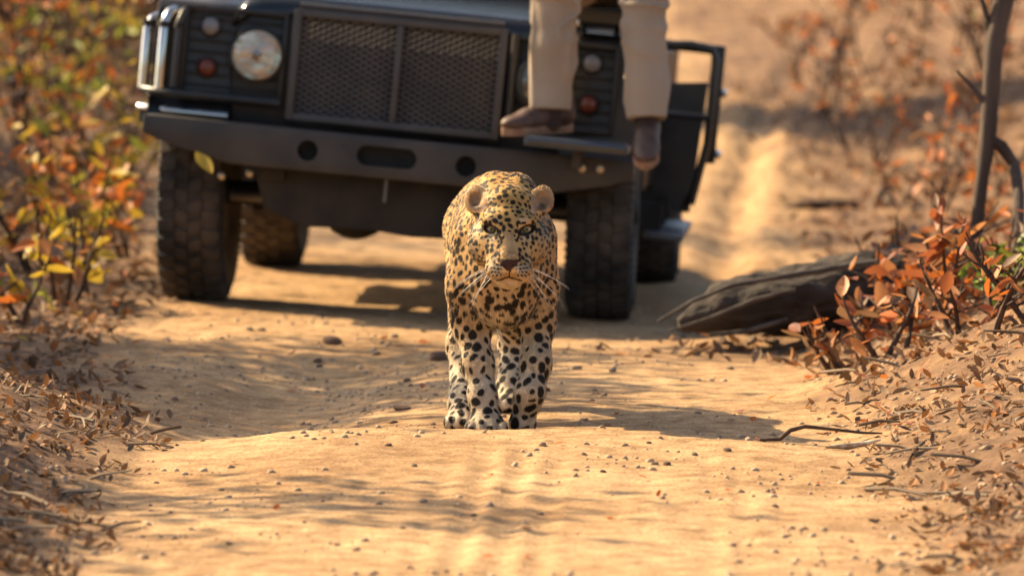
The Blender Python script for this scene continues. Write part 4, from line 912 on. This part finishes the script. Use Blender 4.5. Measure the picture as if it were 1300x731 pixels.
# sticks lying on the crest
sx, sy = P(1050, 560, 14.35).x, 14.35
cst = thing('curved_stick', 'dark curved stick arched over the sand crest', 'stick', (sx, sy, tz(sx, sy)))
cp = [P(*q, 14.2) for q in ((965, 562), (990, 557), (1003, 546), (1022, 541), (1060, 545), (1095, 553), (1120, 568))]
for i_, m_ in ((0, .004), (1, .006), (2, .022), (3, .030), (4, .026), (5, .018), (6, .004)): cp[i_].z = max(cp[i_].z, tz(cp[i_].x, 14.2) + m_)
off_ = Vector((sx, sy, tz(sx, sy)))
rough_tube([p - off_ for p in cp], [.004, .007, .008, .007, .006, .005, .003], 10, .22, 3).build('stick', MT['twig'], cst)
pst = thing('pale_stick', 'short pale peeled stick lying under the curved stick', 'stick', (sx, sy, tz(sx, sy)))
pq = [P(*q, 14.05) for q in ((1048, 566), (1075, 571), (1100, 573), (1118, 579))]
for q in pq: q.z = tz(q.x, 14.05) + .008
rough_tube([q - off_ for q in pq], [.004, .008, .007, .003], 10, .3, 4).build('stick', MT['pale'], pst)
# dead branch pieces on the far sand
for (px, py, ln, rot, tilt, lab) in ((1045, 224, .38, .05, .04, 'dark dead branch lying on the sandy slope'), (1117, 250, .28, .3, 1.3, 'short dark stump stick standing on the sandy slope'), (1010, 290, .45, .5, .25, 'slanting dead branch on the sand behind the log')):
    Y = 27.5 if py < 260 else 23.0; x = (px - 650) / FPX * Y; z = tz(x, Y); t = thing('dead_branch', lab, 'branch', (x, Y, z + .015), (0, -tilt, rot))
    rough_tube([(-ln / 2, 0, 0), (-ln * .15, .02, .015), (ln * .2, -.01, .01), (ln / 2, .015, 0)], [.012, .022, .026, .018], 9, .12, px).build('branch_wood', MT['twig'], t)

# stones on the road
def stone_mesh(seed, m):
    bm = bmesh.new(); bmesh.ops.create_icosphere(bm, subdivisions=2, radius=1); V = np.array([v.co[:] for v in bm.verts]); k = 1 + .20 * n3(V + seed * 3.1, 1.6) + .07 * n3(V + seed, 4.2)
    for v, q in zip(bm.verts, k): v.co *= float(q)
    me = bpy.data.meshes.new('stone'); bm.to_mesh(me); bm.free(); me.polygons.foreach_set('use_smooth', [True] * len(me.polygons)); me.materials.append(MT[m]); return me
SM = [stone_mesh(i, 'stone' if i % 3 else 'stone2') for i in range(6)]
GYS = np.arange(11.2, 45, .04)
def ground_at(px, py):
    """where the sight line meets the ground"""
    a = P(px, py, 1.0); xs = GYS * a.x; hit = np.nonzero(CAM_H + (a.z - CAM_H) * GYS <= terrain(xs, GYS))[0]
    return (float(xs[hit[0]]), float(GYS[hit[0]])) if len(hit) else None
def put_stone(px, py, wpx, label, k, flat=.6, group=None):
    g = ground_at(px, py)
    if g is None: return
    s = wpx / 2 / (FPX / g[1]); o = new_obj('stone', SM[k % 6]); o.location = (g[0], g[1], tz(*g) + s * flat * .25); o.scale = (s, s * .9, s * flat); o.rotation_euler = (random.uniform(-.2, .2), random.uniform(-.2, .2), random.uniform(0, 6)); tag(o, label, 'stone', group)
put_stone(422, 437, 27, 'dark brown stone on the road ahead of the left front wheel', 0, .65); put_stone(556, 458, 26, 'pinkish brown stone beside the leopard shoulder', 3, .8)
put_stone(510, 521, 27, 'flat dark stone on the road by the leopard paws', 0, .4); put_stone(733, 469, 12, 'small round stone at the edge of the vehicle shadow', 1)
put_stone(408, 402, 10, 'small pale stone just ahead of the vehicle bumper', 2)
for i in range(46):
    px, py = random.uniform(250, 1000), random.choice([random.uniform(410, 540), random.uniform(560, 700), random.uniform(400, 470)])
    put_stone(px, py, random.uniform(5, 12), 'small sandy stone lying on the dirt road', random.randrange(6), random.uniform(.5, .8), 'small stones on the road')
for i in range(26):
    px, py = random.uniform(860, 1010), random.uniform(418, 452); put_stone(px, py, random.uniform(6, 17), 'grey-brown stone in the rubble at the foot of the fallen log', random.randrange(6), random.uniform(.5, .8), 'rubble by the log')
# single fallen leaves on the road
def put_leaf(px, py, wpx, m, label, group):
    g = ground_at(px, py)
    if g is None: return
    s = wpx / (FPX / g[1]); o = new_obj('fallen_leaf', leaf_mesh(random.randrange(3), m)); o.location = (g[0], g[1], tz(*g) + .006); o.scale = (s, s, s); o.rotation_euler = (random.uniform(-.1, .35), random.uniform(-.4, .4), random.uniform(0, 6.28)); tag(o, label, 'leaf', group)
for px, py in ((365, 453), (376, 499), (513, 441), (545, 436), (490, 432), (536, 497), (668, 521), (783, 528), (757, 516), (660, 675), (615, 605), (688, 560), (824, 611), (921, 627), (676, 712), (612, 712), (540, 693), (348, 650), (300, 590), (705, 567), (835, 635), (1040, 618), (775, 660)):
    put_leaf(px, py, random.uniform(11, 17), random.choice(['orange', 'orange', 'rust']), 'small orange fallen leaf lying on the sandy road', 'orange leaves on the road')
put_leaf(475, 678, 14, 'yellow', 'yellow fallen leaf on the foreground sand', 'yellow leaves on the road')
for i in range(60):
    px = random.uniform(930, 1290); py = random.uniform(395, 560); put_leaf(px, py, random.uniform(12, 22), random.choice(['rust', 'orange', 'peach', 'dry']), 'curled rust or peach leaf fallen on the right bank', 'fallen leaves on the right bank')
for i in range(40):
    px = random.uniform(835, 1120); py = random.uniform(395, 452); put_leaf(px, py, random.uniform(10, 18), random.choice(['rust', 'dry', 'dry', 'peach']), 'dry brown leaf fallen in the litter round the fallen log', 'fallen leaves round the log')
for i in range(34):
    px = random.uniform(0, 190); py = random.uniform(240, 460); put_leaf(px, py, random.uniform(12, 22), random.choice(['orange', 'dry', 'peach', 'yellow']), 'dry or orange leaf fallen on the left verge', 'fallen leaves on the left verge')
yl = new_obj('yellow_leaf', leaf_mesh(1, 'yellow')); p = P(249, 192, 19.36); yl.location = p; yl.scale = (.115, .115, .115); yl.rotation_euler = (R(-58), R(10), R(212)); tag(yl, 'bright yellow leaf stuck under the edge of the vehicle bumper', 'leaf')

# loose grit, litter and twigs, too many to count
def scatter_mesh(name, geo, pts, size, cols, tilt, matl, label, cat, flat=1.0):
    lv, lf = geo; n = len(pts); o = len(lv); V_ = np.empty((n, o, 3)); C_ = np.empty((n, o, 3))
    for i, p in enumerate(pts):
        E = np.array(Euler((rng.normal() * tilt, rng.normal() * tilt, rng.random() * 6.28)).to_matrix()); V_[i] = (lv * np.array((1, 1, flat))) @ E.T * size[i] + p; C_[i] = cols[i]
    f = (lf[None] + (np.arange(n) * o)[:, None, None]).reshape(-1, lf.shape[1]); me = np_mesh(name, V_.reshape(-1, 3), f, matl); set_col(me, 'tint', C_.reshape(-1, 3)); ob = new_obj(name, me); tag(ob, label, cat, kind='stuff'); return ob
bm = bmesh.new(); bmesh.ops.create_icosphere(bm, subdivisions=1, radius=1); bm.verts.ensure_lookup_table(); gv = np.array([v.co[:] for v in bm.verts]); gv = gv * (1 + .25 * np.sin(gv @ np.array((5, 3, 4.))))[:, None]; gfc = np.array([[v.index for v in f.verts] for f in bm.faces]); bm.free()
n = 24000; y = 11.3 + 9.5 * rng.random(n) ** 1.25; x = (rng.random(n) - .5) * 2 * (.115 * y); pk = pn(x * 2.2 + 3, y * 1.8) + .8 * np.exp(-(((x + .35) / .5) ** 2 + ((y - 17.2) / 1.3) ** 2)) + .35 * ss(.7, 1, x) > rng.random(n) * .9 - .08; x, y = x[pk], y[pk]
hold = ~((np.abs(x + .04) < .17) & (np.abs(y - 14.95) < .2)); x, y = x[hold], y[hold]; n = len(x)
s_ = .0022 + .011 * rng.random(n) ** 4.0; b_ = rng.random((n, 1)); c_ = np.array((.26, .17, .105)) * (1 - b_) + np.array((.50, .37, .24)) * b_
GRIT = attr_mat('grit', 'tint', .9); LIT = attr_mat('dry litter', 'tint', .7, .15)
scatter_mesh('gravel', (gv, gfc), np.stack([x, y, terrain(x, y) + s_ * .02], 1), s_, c_, .4, GRIT, 'loose grit and small clods strewn over the road', 'gravel', .7)
lv, lf = LG[1]; n = 38000; y = 11.5 + 25 * rng.random(n) ** 1.6; x = (rng.random(n) - .5) * 2 * (.14 * y); pk = litter_shade_f(x, y) > .15 + .7 * rng.random(n); x, y = x[pk], y[pk]; n = len(x)
pal = np.array([(.17, .095, .05), (.25, .14, .07), (.13, .08, .045), (.32, .15, .06), (.32, .21, .12), (.22, .13, .07), (.40, .18, .06)]); c_ = pal[rng.integers(len(pal), size=n)] * (.7 + .5 * rng.random((n, 1)))
scatter_mesh('leaf_litter', (lv, lf), np.stack([x, y, terrain(x, y) + .003], 1), (.017 + .034 * rng.random(n)) * (.75 + .5 * ss(14, 18, y)), c_, .5, LIT, 'brown leaf litter carpeting the banks', 'leaf litter')
tv = np.array([(-.03, -.5, 0), (.03, -.5, 0), (0, -.5, .05), (-.025, 0, .04), (.025, 0, .04), (0, 0, .09), (-.015, .5, 0), (.015, .5, 0), (0, .5, .03)]); tf = np.array([(0, 1, 4, 3), (1, 2, 5, 4), (2, 0, 3, 5), (3, 4, 7, 6), (4, 5, 8, 7), (5, 3, 6, 8)])
n = 900; y = 11.5 + 18 * rng.random(n) ** 1.5; x = (rng.random(n) - .5) * 2 * (.13 * y); pk = litter_shade_f(x, y) > .05 + .8 * rng.random(n); x, y = x[pk], y[pk]; n = len(x)
c_ = np.array((.12, .08, .05)) + rng.random((n, 1)) * np.array((.22, .17, .11))
scatter_mesh('twig_litter', (tv, tf), np.stack([x, y, terrain(x, y) + .006], 1), .06 + .14 * rng.random(n), c_, .12, LIT, 'dry twigs strewn over the banks', 'twigs')
